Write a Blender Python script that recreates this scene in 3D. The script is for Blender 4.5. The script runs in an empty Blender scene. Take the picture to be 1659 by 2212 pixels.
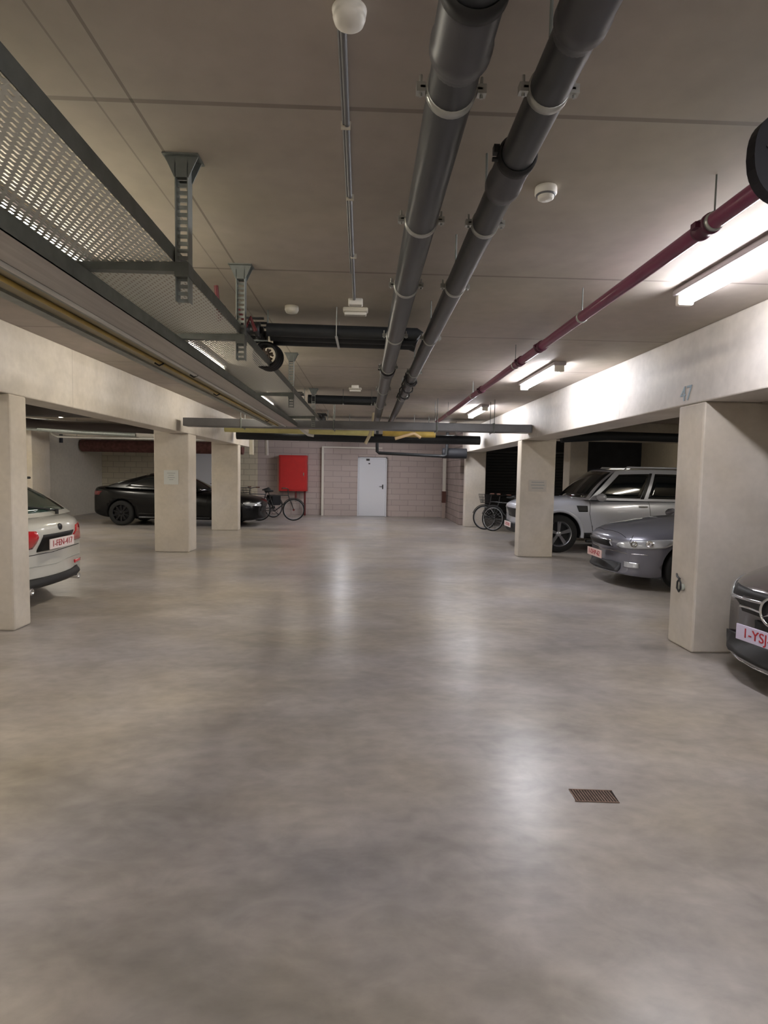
import bpy, bmesh, math, random
from mathutils import Vector, Matrix
from mathutils.bvhtree import BVHTree
random.seed(7)
PI = math.pi
S = bpy.context.scene
COL = S.collection

# ------------------------------------------------------------------ camera
F = 1250.0
cam_d = bpy.data.cameras.new('camera'); cam = bpy.data.objects.new('camera', cam_d); COL.objects.link(cam)
cam_d.sensor_fit = 'HORIZONTAL'; cam_d.sensor_width = 36; cam_d.lens = 36 * F / 1659; cam_d.clip_start = .05
dY = Vector((-37.5, 84.0, -F)).normalized()
dX = Vector((1, -.018, 0)); dX = (dX - dY * dX.dot(dY)).normalized()
dZ = dX.cross(dY)
M = Matrix((dX, dY, dZ)).to_4x4(); M.translation = Vector((0, 0, 1.54))
cam.matrix_world = M
S.camera = cam
# ------------------------------------------------------------------ light
w = bpy.data.worlds.new('world'); S.world = w; w.use_nodes = True
w.node_tree.nodes['Background'].inputs[0].default_value = (.5, .5, .55, 1)
w.node_tree.nodes['Background'].inputs[1].default_value = .02
S.view_settings.view_transform = 'Standard'; S.view_settings.look = 'None'
S.view_settings.gamma = 1; S.view_settings.use_curve_mapping = False
S.view_settings.exposure = 1.2
LAMP = 36.0          # emission of the fluorescent diffusers
BAYLAMP = 52.0

# ------------------------------------------------------------------ materials
MATS = {}
def sr(c):
    return tuple(((x / 255) / 12.92 if x / 255 <= .04045 else ((x / 255 + .055) / 1.055) ** 2.4) for x in c) + (1,)
def mat(name, rgb, rough=.6, metal=0, var=.0, scale=6, bump=0, coat=0, emit=0, spec=.5, stretch=(1, 1, 1), trans=0, rv=0):
    """base colour modulated by noise; every surface gets a node material"""
    if name in MATS: return MATS[name]
    m = bpy.data.materials.new(name); m.use_nodes = True; nt = m.node_tree; N = nt.nodes; L = nt.links
    b = N['Principled BSDF']
    b.inputs['Base Color'].default_value = sr(rgb); b.inputs['Roughness'].default_value = rough
    b.inputs['Metallic'].default_value = metal; b.inputs['Specular IOR Level'].default_value = spec
    if coat: b.inputs['Coat Weight'].default_value = coat; b.inputs['Coat Roughness'].default_value = .06
    if trans: b.inputs['Transmission Weight'].default_value = trans
    if emit:
        b.inputs['Emission Color'].default_value = sr(rgb); b.inputs['Emission Strength'].default_value = emit
    if var or bump or rv:
        tc = N.new('ShaderNodeTexCoord'); mp = N.new('ShaderNodeMapping'); mp.inputs['Scale'].default_value = stretch
        L.new(tc.outputs['Object'], mp.inputs[0])
        no = N.new('ShaderNodeTexNoise'); no.inputs['Scale'].default_value = scale; no.inputs['Detail'].default_value = 5
        L.new(mp.outputs[0], no.inputs['Vector'])
        if var:
            cr = N.new('ShaderNodeMapRange'); cr.inputs['From Min'].default_value = .3; cr.inputs['From Max'].default_value = .7
            cr.inputs['To Min'].default_value = 1 - var; cr.inputs['To Max'].default_value = 1 + var
            L.new(no.outputs['Fac'], cr.inputs['Value'])
            mx = N.new('ShaderNodeVectorMath'); mx.operation = 'SCALE'; mx.inputs[0].default_value = sr(rgb)[:3]
            L.new(cr.outputs[0], mx.inputs['Scale']); L.new(mx.outputs[0], b.inputs['Base Color'])
        if rv:
            rr = N.new('ShaderNodeMapRange'); rr.inputs['From Min'].default_value = .3; rr.inputs['From Max'].default_value = .7
            rr.inputs['To Min'].default_value = rough - rv; rr.inputs['To Max'].default_value = rough + rv
            L.new(no.outputs['Fac'], rr.inputs['Value']); L.new(rr.outputs[0], b.inputs['Roughness'])
        if bump:
            bu = N.new('ShaderNodeBump'); bu.inputs['Strength'].default_value = bump; bu.inputs['Distance'].default_value = .01
            L.new(no.outputs['Fac'], bu.inputs['Height']); L.new(bu.outputs[0], b.inputs['Normal'])
    MATS[name] = m
    return m

def node_math(nt, op, a, b=None, c=None):
    n = nt.nodes.new('ShaderNodeMath'); n.operation = op
    for i, v in enumerate((a, b, c)):
        if v is None: continue
        if isinstance(v, (int, float)): n.inputs[i].default_value = v
        else: nt.links.new(v, n.inputs[i])
    return n.outputs[0]

def concrete(name, rgb, rough, warm=None, scale=1.2, contrast=.12, joints=None, rv=.06, bump=.05, fine=.05, spec=.5, stretch=(1, 1, 1), xlines=None, marks=0, blot=0):
    m = bpy.data.materials.new(name); m.use_nodes = True; nt = m.node_tree; N = nt.nodes; L = nt.links
    b = N['Principled BSDF']; b.inputs['Specular IOR Level'].default_value = spec
    tc = N.new('ShaderNodeTexCoord'); mp = N.new('ShaderNodeMapping'); mp.inputs['Scale'].default_value = stretch; mp.inputs['Location'].default_value = (.31, .17, .43)
    L.new(tc.outputs['Object'], mp.inputs[0])
    n1 = N.new('ShaderNodeTexNoise'); n1.inputs['Scale'].default_value = scale; n1.inputs['Detail'].default_value = 4; n1.inputs['Roughness'].default_value = .5; n1.inputs['Distortion'].default_value = .8
    n2 = N.new('ShaderNodeTexNoise'); n2.inputs['Scale'].default_value = scale * 9; n2.inputs['Detail'].default_value = 6
    n3 = N.new('ShaderNodeTexNoise'); n3.inputs['Scale'].default_value = scale * .55; n3.inputs['Detail'].default_value = 3
    for n in (n1, n2, n3): L.new(mp.outputs[0], n.inputs['Vector'])
    mr = N.new('ShaderNodeMapRange'); mr.inputs['From Min'].default_value = .2; mr.inputs['From Max'].default_value = .8
    mr.inputs['To Min'].default_value = 1 - contrast; mr.inputs['To Max'].default_value = 1 + contrast
    L.new(n1.outputs['Fac'], mr.inputs['Value'])
    m2 = N.new('ShaderNodeMapRange'); m2.inputs['From Min'].default_value = .3; m2.inputs['From Max'].default_value = .7
    m2.inputs['To Min'].default_value = 1 - fine; m2.inputs['To Max'].default_value = 1 + fine
    L.new(n2.outputs['Fac'], m2.inputs['Value'])
    fac = node_math(nt, 'MULTIPLY', mr.outputs[0], m2.outputs[0])
    mix = N.new('ShaderNodeMix'); mix.data_type = 'RGBA'
    mix.inputs['A'].default_value = sr(rgb); mix.inputs['B'].default_value = sr(warm or rgb)
    m3 = N.new('ShaderNodeMapRange'); m3.inputs['From Min'].default_value = .3; m3.inputs['From Max'].default_value = .7
    L.new(n3.outputs['Fac'], m3.inputs['Value']); L.new(m3.outputs[0], mix.inputs['Factor'])
    if blot:    # trowel swirls, cloudy and streaked
        n5 = N.new('ShaderNodeTexNoise'); n5.inputs['Scale'].default_value = 3.2; n5.inputs['Detail'].default_value = 7; n5.inputs['Roughness'].default_value = .62; n5.inputs['Distortion'].default_value = 1.6
        L.new(mp.outputs[0], n5.inputs['Vector'])
        m5 = N.new('ShaderNodeMapRange'); m5.inputs['From Min'].default_value = .3; m5.inputs['From Max'].default_value = .7
        m5.inputs['To Min'].default_value = 1 - blot; m5.inputs['To Max'].default_value = 1 + blot
        L.new(n5.outputs['Fac'], m5.inputs['Value']); fac = node_math(nt, 'MULTIPLY', fac, m5.outputs[0])
    if marks:   # dark and pale scuffs with their own shape
        n4 = N.new('ShaderNodeTexNoise'); n4.inputs['Scale'].default_value = 2.4; n4.inputs['Detail'].default_value = 8; n4.inputs['Roughness'].default_value = .7
        mp4 = N.new('ShaderNodeMapping'); mp4.inputs['Scale'].default_value = (1, 2.6, 1); mp4.inputs['Location'].default_value = (3, 9, 0)
        L.new(tc.outputs['Object'], mp4.inputs[0]); L.new(mp4.outputs[0], n4.inputs['Vector'])
        m4 = N.new('ShaderNodeMapRange'); m4.inputs['From Min'].default_value = .5; m4.inputs['From Max'].default_value = .82
        m4.inputs['To Min'].default_value = 1; m4.inputs['To Max'].default_value = 1 - marks
        L.new(n4.outputs['Fac'], m4.inputs['Value'])
        fac = node_math(nt, 'MULTIPLY', fac, m4.outputs[0])
    sep = N.new('ShaderNodeSeparateXYZ'); L.new(tc.outputs['Object'], sep.inputs[0])
    if joints:
        y0, per, wd, dark = joints
        t = node_math(nt, 'PINGPONG', node_math(nt, 'SUBTRACT', sep.outputs['Y'], y0), per / 2)
        ln = node_math(nt, 'LESS_THAN', t, wd)
        fac = node_math(nt, 'MULTIPLY', fac, node_math(nt, 'SUBTRACT', 1, node_math(nt, 'MULTIPLY', ln, dark)))
    for (x0, wd, dark) in (xlines or []):
        ln = node_math(nt, 'LESS_THAN', node_math(nt, 'ABSOLUTE', node_math(nt, 'SUBTRACT', sep.outputs['X'], x0)), wd)
        fac = node_math(nt, 'MULTIPLY', fac, node_math(nt, 'SUBTRACT', 1, node_math(nt, 'MULTIPLY', ln, dark)))
    vm = N.new('ShaderNodeVectorMath'); vm.operation = 'SCALE'
    L.new(mix.outputs['Result'], vm.inputs[0]); L.new(fac, vm.inputs['Scale']); L.new(vm.outputs[0], b.inputs['Base Color'])
    r = N.new('ShaderNodeMapRange'); r.inputs['From Min'].default_value = .3; r.inputs['From Max'].default_value = .7
    r.inputs['To Min'].default_value = rough - rv; r.inputs['To Max'].default_value = rough + rv
    L.new(n1.outputs['Fac'], r.inputs['Value']); L.new(r.outputs[0], b.inputs['Roughness'])
    bu = N.new('ShaderNodeBump'); bu.inputs['Strength'].default_value = bump; bu.inputs['Distance'].default_value = .01
    L.new(n2.outputs['Fac'], bu.inputs['Height']); L.new(bu.outputs[0], b.inputs['Normal'])
    MATS[name] = m
    return m

def blockwork(name, c1, c2, mortar, rough=.75, axis='X', bw=.4, bh=.2, bumpd=.5):
    m = bpy.data.materials.new(name); m.use_nodes = True; nt = m.node_tree; N = nt.nodes; L = nt.links
    b = N['Principled BSDF']; b.inputs['Roughness'].default_value = rough
    tc = N.new('ShaderNodeTexCoord'); sep = N.new('ShaderNodeSeparateXYZ'); L.new(tc.outputs['Object'], sep.inputs[0])
    cb = N.new('ShaderNodeCombineXYZ'); L.new(sep.outputs[axis], cb.inputs[0]); L.new(sep.outputs['Z'], cb.inputs[1])
    br = N.new('ShaderNodeTexBrick'); L.new(cb.outputs[0], br.inputs['Vector'])
    br.inputs['Scale'].default_value = 1; br.inputs['Brick Width'].default_value = bw; br.inputs['Row Height'].default_value = bh
    br.inputs['Mortar Size'].default_value = .012; br.inputs['Mortar Smooth'].default_value = .3
    br.inputs['Color1'].default_value = sr(c1); br.inputs['Color2'].default_value = sr(c2); br.inputs['Mortar'].default_value = sr(mortar)
    L.new(br.outputs['Color'], b.inputs['Base Color'])
    bu = N.new('ShaderNodeBump'); bu.inputs['Strength'].default_value = bumpd; bu.inputs['Distance'].default_value = .01; bu.invert = True
    L.new(br.outputs['Fac'], bu.inputs['Height']); L.new(bu.outputs[0], b.inputs['Normal'])
    MATS[name] = m
    return m

def perforated(name, rgb):
    m = bpy.data.materials.new(name); m.use_nodes = True; nt = m.node_tree; N = nt.nodes; L = nt.links
    b = N['Principled BSDF']; b.inputs['Base Color'].default_value = sr(rgb); b.inputs['Roughness'].default_value = .5; b.inputs['Metallic'].default_value = .1
    tc = N.new('ShaderNodeTexCoord'); sep = N.new('ShaderNodeSeparateXYZ'); L.new(tc.outputs['Object'], sep.inputs[0])
    px, py = .018, .044
    row = node_math(nt, 'FLOOR', node_math(nt, 'DIVIDE', sep.outputs['X'], px))
    off = node_math(nt, 'MULTIPLY', node_math(nt, 'FLOORED_MODULO', row, 2), py / 2)
    fx = node_math(nt, 'FLOORED_MODULO', sep.outputs['X'], px)
    fy = node_math(nt, 'FLOORED_MODULO', node_math(nt, 'ADD', sep.outputs['Y'], off), py)
    hx = node_math(nt, 'LESS_THAN', node_math(nt, 'ABSOLUTE', node_math(nt, 'SUBTRACT', fx, px / 2)), .0042)
    hy = node_math(nt, 'LESS_THAN', node_math(nt, 'ABSOLUTE', node_math(nt, 'SUBTRACT', fy, py / 2)), .0135)
    hole = node_math(nt, 'MULTIPLY', hx, hy)
    L.new(node_math(nt, 'SUBTRACT', 1, hole), b.inputs['Alpha'])
    MATS[name] = m
    return m

FLOOR = concrete('polished_concrete', (160, 156, 158), .30, warm=(164, 155, 142), scale=1.1, contrast=.34, rv=0, bump=.05, fine=.10, spec=.55, stretch=(1, 1.5, 1), blot=.10)
CEIL = concrete('ceiling_concrete', (172, 162, 156), .75, warm=(166, 158, 142), scale=.9, contrast=.14, joints=(2.2, 1.72, .012, .38), fine=.05,
                xlines=[(-.865, .006, .42), (-.995, .004, .3)])
BEAM = concrete('beam_concrete', (204, 198, 192), .55, warm=(198, 189, 176), scale=1.6, contrast=.16, joints=(6.65, 5.9, .006, .25), fine=.05, rv=0, marks=.10)
COLM = concrete('column_concrete', (203, 196, 188), .6, warm=(196, 186, 170), scale=1.8, contrast=.12, fine=.04, marks=.04)
BLOCK = blockwork('pinkish_blockwork', (192, 179, 175), (184, 171, 167), (166, 153, 150), bw=.6, bh=.2)
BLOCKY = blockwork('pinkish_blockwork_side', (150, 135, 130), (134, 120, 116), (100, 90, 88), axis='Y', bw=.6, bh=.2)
CREAMB = blockwork('cream_blockwork', (214, 206, 186), (206, 198, 178), (180, 170, 152), bw=.4, bh=.2)
WHITEW = concrete('white_render', (222, 216, 204), .8, scale=1.2, contrast=.05)
RIGHTW = concrete('beige_render', (206, 196, 176), .8, scale=1.2, contrast=.06)
PERF = perforated('perforated_steel', (214, 216, 210))
GALV = mat('galvanised_steel', (150, 155, 152), .45, .6, var=.12, scale=20)
GALVD = mat('dull_galvanised_steel', (116, 120, 117), .5, .5, var=.15, scale=14)
ALU = mat('brushed_aluminium', (178, 174, 172), .38, .55, var=.12, scale=5, stretch=(8, .5, 8))
OLIVE = mat('olive_tray', (158, 148, 122), .5, .3, var=.15, scale=4, stretch=(6, .6, 1))
PVC = mat('dark_grey_pvc', (56, 58, 62), .36, var=.18, scale=6, stretch=(3, .6, 3))
PVCS = mat('grey_pvc_socket', (82, 82, 86), .42, var=.1)
RUBBER = mat('black_rubber', (22, 22, 24), .55)
BLACKINS = mat('black_insulation', (22, 25, 29), .6, var=.2, scale=12)
CLAMP = mat('zinc_clamp', (178, 180, 176), .35, .7)
PINK = mat('magenta_paint', (118, 44, 78), .4, var=.12, scale=4, coat=.2)
PINKD = mat('dark_magenta_fitting', (84, 34, 56), .45)
WHITEP = mat('white_plastic', (226, 222, 212), .5)
CREAMP = mat('cream_plastic', (206, 200, 184), .5)
YELLOWP = mat('yellow_gas_paint', (190, 182, 122), .4, var=.1)
YELLOWD = mat('faded_yellow_paint', (172, 146, 70), .45, var=.2, scale=5)
GREYD = mat('grey_duct_metal', (112, 112, 114), .45, .35, var=.1)
WHITEPIPE = mat('white_pipe_paint', (206, 204, 200), .35)
TUBE = mat('fluorescent_diffuser', (250, 250, 255), .4, emit=LAMP)
TUBEL = mat('aged_fluorescent_diffuser', (255, 246, 228), .4, emit=LAMP * .56)
TUBEB = mat('bay_diffuser', (255, 248, 232), .4, emit=BAYLAMP)
HOUSING = mat('lamp_housing_grey', (168, 162, 164), .5)
RED = mat('red_cabinet_paint', (190, 36, 36), .45, var=.06)
REDD = mat('dark_red_pipe', (104, 36, 38), .5)
DOORW = mat('white_door_paint', (226, 228, 236), .45)
STEEL = mat('dark_steel', (60, 60, 62), .4, .6)
CHROME = mat('chrome', (210, 212, 216), .12, 1)
PAPER = mat('pale_paper', (204, 206, 202), .7)
INK = mat('grey_ink', (140, 146, 148), .7)
BLUEINK = mat('pale_blue_paint', (158, 176, 186), .6)
NAVY = mat('navy_black_plastic', (24, 26, 38), .5, var=.1)
SIGNW = mat('silver_print', (150, 156, 168), .5)
SHADEDARK = mat('dark_grey_shade', (40, 40, 45), .6, var=.1)  # near-black tone stands for lack of light at the right bay end
IRON = mat('rusty_cast_iron', (128, 106, 94), .7, .3, var=.3, scale=30)
PIT = mat('drain_pit_black', (40, 30, 26), .9)
REDBRICK = mat('reddish_insulation', (118, 78, 72), .8, var=.3, scale=10)

# ------------------------------------------------------------------ mesh helpers
class MB:
    def __init__(s): s.v = []; s.f = []; s.mi = []; s.sm = []; s.cur = 0; s.xf = None
    def add(s, vs, fs, smooth=False):
        o = len(s.v)
        for p in vs:
            p = Vector(p)
            s.v.append(s.xf @ p if s.xf else p)
        for f in fs: s.f.append([i + o for i in f]); s.mi.append(s.cur); s.sm.append(smooth)
        return s
    def box(s, x0, x1, y0, y1, z0, z1, bev=0):
        if bev <= 0:
            vs = [(x, y, z) for z in (z0, z1) for y in (y0, y1) for x in (x0, x1)]
            return s.add(vs, [(0, 2, 3, 1), (4, 5, 7, 6), (0, 1, 5, 4), (2, 6, 7, 3), (0, 4, 6, 2), (1, 3, 7, 5)])
        b = bmesh.new(); bmesh.ops.create_cube(b, size=1)
        for v in b.verts: v.co = Vector(((x0 + x1) / 2 + v.co.x * (x1 - x0), (y0 + y1) / 2 + v.co.y * (y1 - y0), (z0 + z1) / 2 + v.co.z * (z1 - z0)))
        bmesh.ops.bevel(b, geom=list(b.edges), offset=bev, segments=2, affect='EDGES', profile=.5)
        b.verts.index_update()
        s.add([v.co.copy() for v in b.verts], [[v.index for v in f.verts] for f in b.faces]); b.free(); return s
    def tube(s, pts, r, seg=14, cap=True, radii=None, closed=False):
        pts = [Vector(p) for p in pts]; n = len(pts); rings = []; up = None
        for i, p in enumerate(pts):
            if closed: t = pts[(i + 1) % n] - pts[i - 1]
            else: t = (pts[min(i + 1, n - 1)] - pts[max(i - 1, 0)])
            t = t.normalized()
            if up is None:
                up = Vector((0, 0, 1)) if abs(t.z) < .9 else Vector((1, 0, 0))
            u = (up - t * up.dot(t)).normalized(); up = u; w_ = t.cross(u)
            rr = radii[i] if radii else r
            rings.append([p + (u * math.cos(a) + w_ * math.sin(a)) * rr for a in [2 * PI * k / seg for k in range(seg)]])
        vs = [q for ring in rings for q in ring]; fs = []
        m = n if closed else n - 1
        for i in range(m):
            j = (i + 1) % n
            for k in range(seg):
                k2 = (k + 1) % seg
                fs.append((i * seg + k, i * seg + k2, j * seg + k2, j * seg + k))
        s.add(vs, fs, True)
        if cap and not closed:
            s.add(rings[0], [list(range(seg))[::-1]]); s.add(rings[-1], [list(range(seg))])
        return s
    def cyl(s, p0, p1, r, seg=14, r2=None):
        return s.tube([p0, p1], r, seg, radii=[r, r2 if r2 is not None else r])
    def ring(s, c, axis, R, r, seg=24, rs=8, a0=0, a1=None):
        axis = Vector(axis).normalized(); u = axis.orthogonal().normalized(); v = axis.cross(u)
        if axis.y > .9: u = Vector((1, 0, 0)); v = Vector((0, 0, 1))
        full = a1 is None; a1 = 2 * PI if full else a1
        pts = [Vector(c) + (u * math.cos(a) + v * math.sin(a)) * R for a in [a0 + (a1 - a0) * k / seg for k in range(seg if full else seg + 1)]]
        return s.tube(pts, r, rs, closed=full)
    def lathe(s, c, axis, prof, seg=28):
        """prof: (radius, along axis)"""
        axis = Vector(axis).normalized(); u = axis.orthogonal().normalized(); v = axis.cross(u); c = Vector(c)
        vs = []
        for (r, h) in prof:
            for k in range(seg):
                a = 2 * PI * k / seg; vs.append(c + axis * h + (u * math.cos(a) + v * math.sin(a)) * r)
        fs = []
        for i in range(len(prof) - 1):
            for k in range(seg):
                k2 = (k + 1) % seg; fs.append((i * seg + k, i * seg + k2, (i + 1) * seg + k2, (i + 1) * seg + k))
        return s.add(vs, fs, True)
    def grid(s, P, smooth=True):
        n = len(P); m = len(P[0])
        return s.add([q for r in P for q in r], [(i * m + j, i * m + j + 1, (i + 1) * m + j + 1, (i + 1) * m + j) for i in range(n - 1) for j in range(m - 1)], smooth)
    def prism(s, poly, y0, y1, ax='y'):
        n = len(poly)
        def P(a, b, h): return (a, h, b) if ax == 'y' else ((h, a, b) if ax == 'x' else (a, b, h))
        vs = [P(a, b, y0) for a, b in poly] + [P(a, b, y1) for a, b in poly]
        return s.add(vs, [list(range(n)), list(range(n, 2 * n))[::-1]] + [(i, (i + 1) % n, n + (i + 1) % n, n + i) for i in range(n)])
    def build(s, name, mats, parent=None, world=True, clean=True):
        me = bpy.data.meshes.new(name)
        off = Vector((0, 0, 0))
        if parent is not None and world:
            p = parent
            while p is not None: off += p.location; p = p.parent
        me.from_pydata([v - off for v in s.v], [], s.f)
        if not isinstance(mats, (list, tuple)): mats = [mats]
        for m in mats: me.materials.append(m)
        for p, mi, sm in zip(me.polygons, s.mi, s.sm): p.material_index = mi; p.use_smooth = sm
        if clean:
            b = bmesh.new(); b.from_mesh(me); bmesh.ops.recalc_face_normals(b, faces=b.faces); b.to_mesh(me); b.free()
        me.update()
        o = bpy.data.objects.new(name, me); COL.objects.link(o)
        if parent is not None: o.parent = parent
        return o

def root(name, loc=(0, 0, 0), rz=0, label=None, cat=None, group=None):
    o = bpy.data.objects.new(name, None); o.empty_display_size = .1; COL.objects.link(o); o.location = loc; o.rotation_euler = (0, 0, rz)
    return tag(o, label, cat, group)
def tag(o, label=None, cat=None, group=None, kind=None):
    if label: o['label'] = label
    if cat: o['category'] = cat
    if group: o['group'] = group
    if kind: o['kind'] = kind
    return o
def struct(name, mb, m, label, cat, parent=None):
    o = mb.build(name, m, parent)
    return tag(o, label, cat, kind='structure')
def copy_tree(o, parent=None):
    c = o.copy(); COL.objects.link(c)
    if parent is not None: c.parent = parent
    for ch in [x for x in bpy.data.objects if x.parent == o]: copy_tree(ch, c)
    return c
def text_mesh(txt, size, depth=.002):
    cu = bpy.data.curves.new('txt', 'FONT'); cu.body = txt; cu.size = size; cu.align_x = 'CENTER'; cu.align_y = 'CENTER'; cu.extrude = depth
    o = bpy.data.objects.new('txt', cu); COL.objects.link(o)
    bpy.context.view_layer.update()
    me = bpy.data.meshes.new_from_object(o.evaluated_get(bpy.context.evaluated_depsgraph_get()))
    bpy.data.objects.remove(o); return me
def text_obj(name, txt, size, m, parent, matrix):
    me = text_mesh(txt, size); me.transform(matrix)
    me.materials.clear(); me.materials.append(m)
    o = bpy.data.objects.new(name, me); COL.objects.link(o)
    if parent is not None: o.parent = parent
    return o

H = 2.86           # ceiling height
BH = 2.21          # underside of the beams
XR, XL = 2.90, -3.30
# ------------------------------------------------------------------ room shell
struct('floor', MB().box(-9.7, 10.3, -3, 21.2, -.2, 0), FLOOR, 'polished grey concrete floor of the parking garage', 'floor')
struct('ceiling', MB().box(-9.7, 10.3, -3, 21.2, H, H + .2), CEIL, 'bare concrete slab ceiling with straight panel joints', 'ceiling')
struct('wall_left', MB().box(-9.7, -9.4, -3, 21.2, 0, H), WHITEW, 'white rendered wall along the left parking bays', 'wall')
struct('wall_right', MB().box(10.0, 10.3, -3, 21.2, 0, H), RIGHTW, 'beige wall along the right parking bays', 'wall')
struct('wall_front', MB().box(-9.4, 10.0, -3.2, -3, 0, H), WHITEW, 'rendered wall closing the garage behind the viewpoint', 'wall')
mb = MB().box(-9.4, -3.9, 20.9, 21.2, 0, H); struct('wall_back_left', mb, CREAMB, 'cream blockwork wall behind the black coupe', 'wall')
mb = MB().box(-3.9, -1.55, 20.9, 21.2, 0, H); struct('wall_back_cabinet', mb, BLOCK, 'blockwork wall behind the red cabinet', 'wall')
mb = MB()
mb.box(-1.55, -.30, 20.75, 21.2, 0, 2.42); mb.box(-.30, 2.85, 20.75, 21.2, 2.12, 2.42); mb.box(.70, 2.85, 20.75, 21.2, 0, 2.12); mb.box(-1.55, 2.85, 20.9, 21.2, 2.42, H)
struct('wall_back', mb, BLOCK, 'pinkish blockwork end wall around the white door', 'wall')
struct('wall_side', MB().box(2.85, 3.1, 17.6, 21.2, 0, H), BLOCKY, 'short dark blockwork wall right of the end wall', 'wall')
struct('wall_back_right', MB().box(3.1, 10.0, 20.9, 21.2, 0, H), mat('shade_charcoal_wall', (52, 52, 58), .8, var=.2, scale=3), 'end wall of the right parking bays, its unlit darkness put into the colour', 'wall')  # charcoal colour carries the shade of this unlit wall
# white edge profile around the end wall opening
struct('trim_1', MB().box(-1.60, -1.53, 20.66, 20.76, 0, 2.46, .005), WHITEP, 'white corner profile at the left edge of the end wall', 'trim')
struct('trim_2', MB().box(-1.53, .55, 20.68, 20.76, 2.41, 2.46), WHITEP, 'white strip capping the end wall', 'trim')

def door(name, x0, x1, y, z1, label, handle_side=1):
    r = root(name, ((x0 + x1) / 2, y, 0), 0, label, 'door'); r['kind'] = 'structure'
    MB().box(x0 + .045, x1 - .045, y - .02, y + .02, .01, z1 - .045).build('door_leaf', DOORW, r)
    mb = MB().box(x0, x0 + .04, y - .05, y + .05, 0, z1).box(x1 - .04, x1, y - .05, y + .05, 0, z1).box(x0, x1, y - .05, y + .05, z1 - .04, z1)
    mb.build('door_frame', DOORW, r)
    xh = x1 - .14 if handle_side > 0 else x0 + .14
    MB().box(xh - .02, xh + .02, y - .03, y - .02, .98, 1.14).cyl((xh, y - .03, 1.07), (xh, y - .07, 1.07), .01).cyl((xh, y - .065, 1.07), (xh - .12 * handle_side, y - .065, 1.07), .009).build('door_handle', STEEL, r)
    return r
d1 = door('door_1', -.32, .72, 20.70, 2.10, 'white steel door in the pinkish end wall')
MB().box(-.02, .10, 20.655, 20.68, 1.98, 2.05).box(.06, .12, 20.66, 20.68, 1.86, 1.90).build('door_closer', STEEL, d1)
door('door_2', -6.35, -5.30, 20.85, 2.30, 'white door behind the black coupe, between two left columns')
# made-up shutter, its dark slats paint the unlit end of the right bays
r = root('shade_shutter', (4.9, 20.8, 0), 0, 'made-up dark shutter painting the unlit end of the right bays', 'door'); r['kind'] = 'structure'
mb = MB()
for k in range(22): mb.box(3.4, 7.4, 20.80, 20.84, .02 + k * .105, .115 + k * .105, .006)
mb.build('shade_slats', SHADEDARK, r); MB().box(3.35, 7.45, 20.74, 20.86, 2.34, 2.42).build('shade_rail', STEEL, r)

# ------------------------------------------------------------------ columns and beams
def column(x0, x1, y0, y1, label, z1=BH, name='column'):
    mb = MB().box(x0, x1, y0, y1, 0, z1, .018)
    if z1 == BH:   # the slice beside the beam carries on up to the slab
        a, b = (x0, XL - .37) if x0 < 0 else (XR + .51, x1)
        mb.box(a, b, y0 + .01, y1 - .01, z1 - .05, H - .002)
    return struct(name, mb, COLM, label, 'column')
column(XR, XR + .95, 4.95, 5.36, 'wide concrete column beside the black car with the star emblem')
column(XR, XR + .66, 10.85, 11.13, 'concrete column with a faint sign, in front of the silver off-roader')
column(XR + .02, XR + .62, 17.05, 17.35, 'concrete column behind the two bicycles leaning together')
column(XL - .64, XL + .02, 5.45, 5.72, 'pale concrete column in front of the white hatchback')
column(XL - .64, XL, 10.87, 11.35, 'concrete column with a bright paper notice, in front of the black coupe')
column(XL - .68, XL, 15.0, 15.3, 'concrete column between the black coupe and the bicycles')
column(-9.4, -8.95, 15.8, 16.7, 'grey pillar against the white left wall', H)
column(4.9, 5.35, 13.9, 14.35, 'brightly lit column behind the silver off-roader', 2.42)
struct('beam_right', MB().box(XR, XR + .5, -3, 17.6, BH, H, .012), BEAM, 'long pale concrete beam above the right columns', 'beam')
struct('beam_left', MB().box(XL - .36, XL, -3, 16.5, BH, H, .012), BEAM, 'long concrete beam above the left columns', 'beam')
struct('beam_back', MB().box(3.4, 10.0, 13.9, 14.35, 2.42, H, .01), COLM, 'cross beam over the right parking bays', 'beam')
MB_ = MB().box(XL + .0, XL + .10, 16.42, 16.56, 2.0, 2.62, .006)
tag(MB_.build('white_cable_duct', CREAMP), 'short white vertical cable cover at the end of the left beam', 'cable cover')

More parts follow.
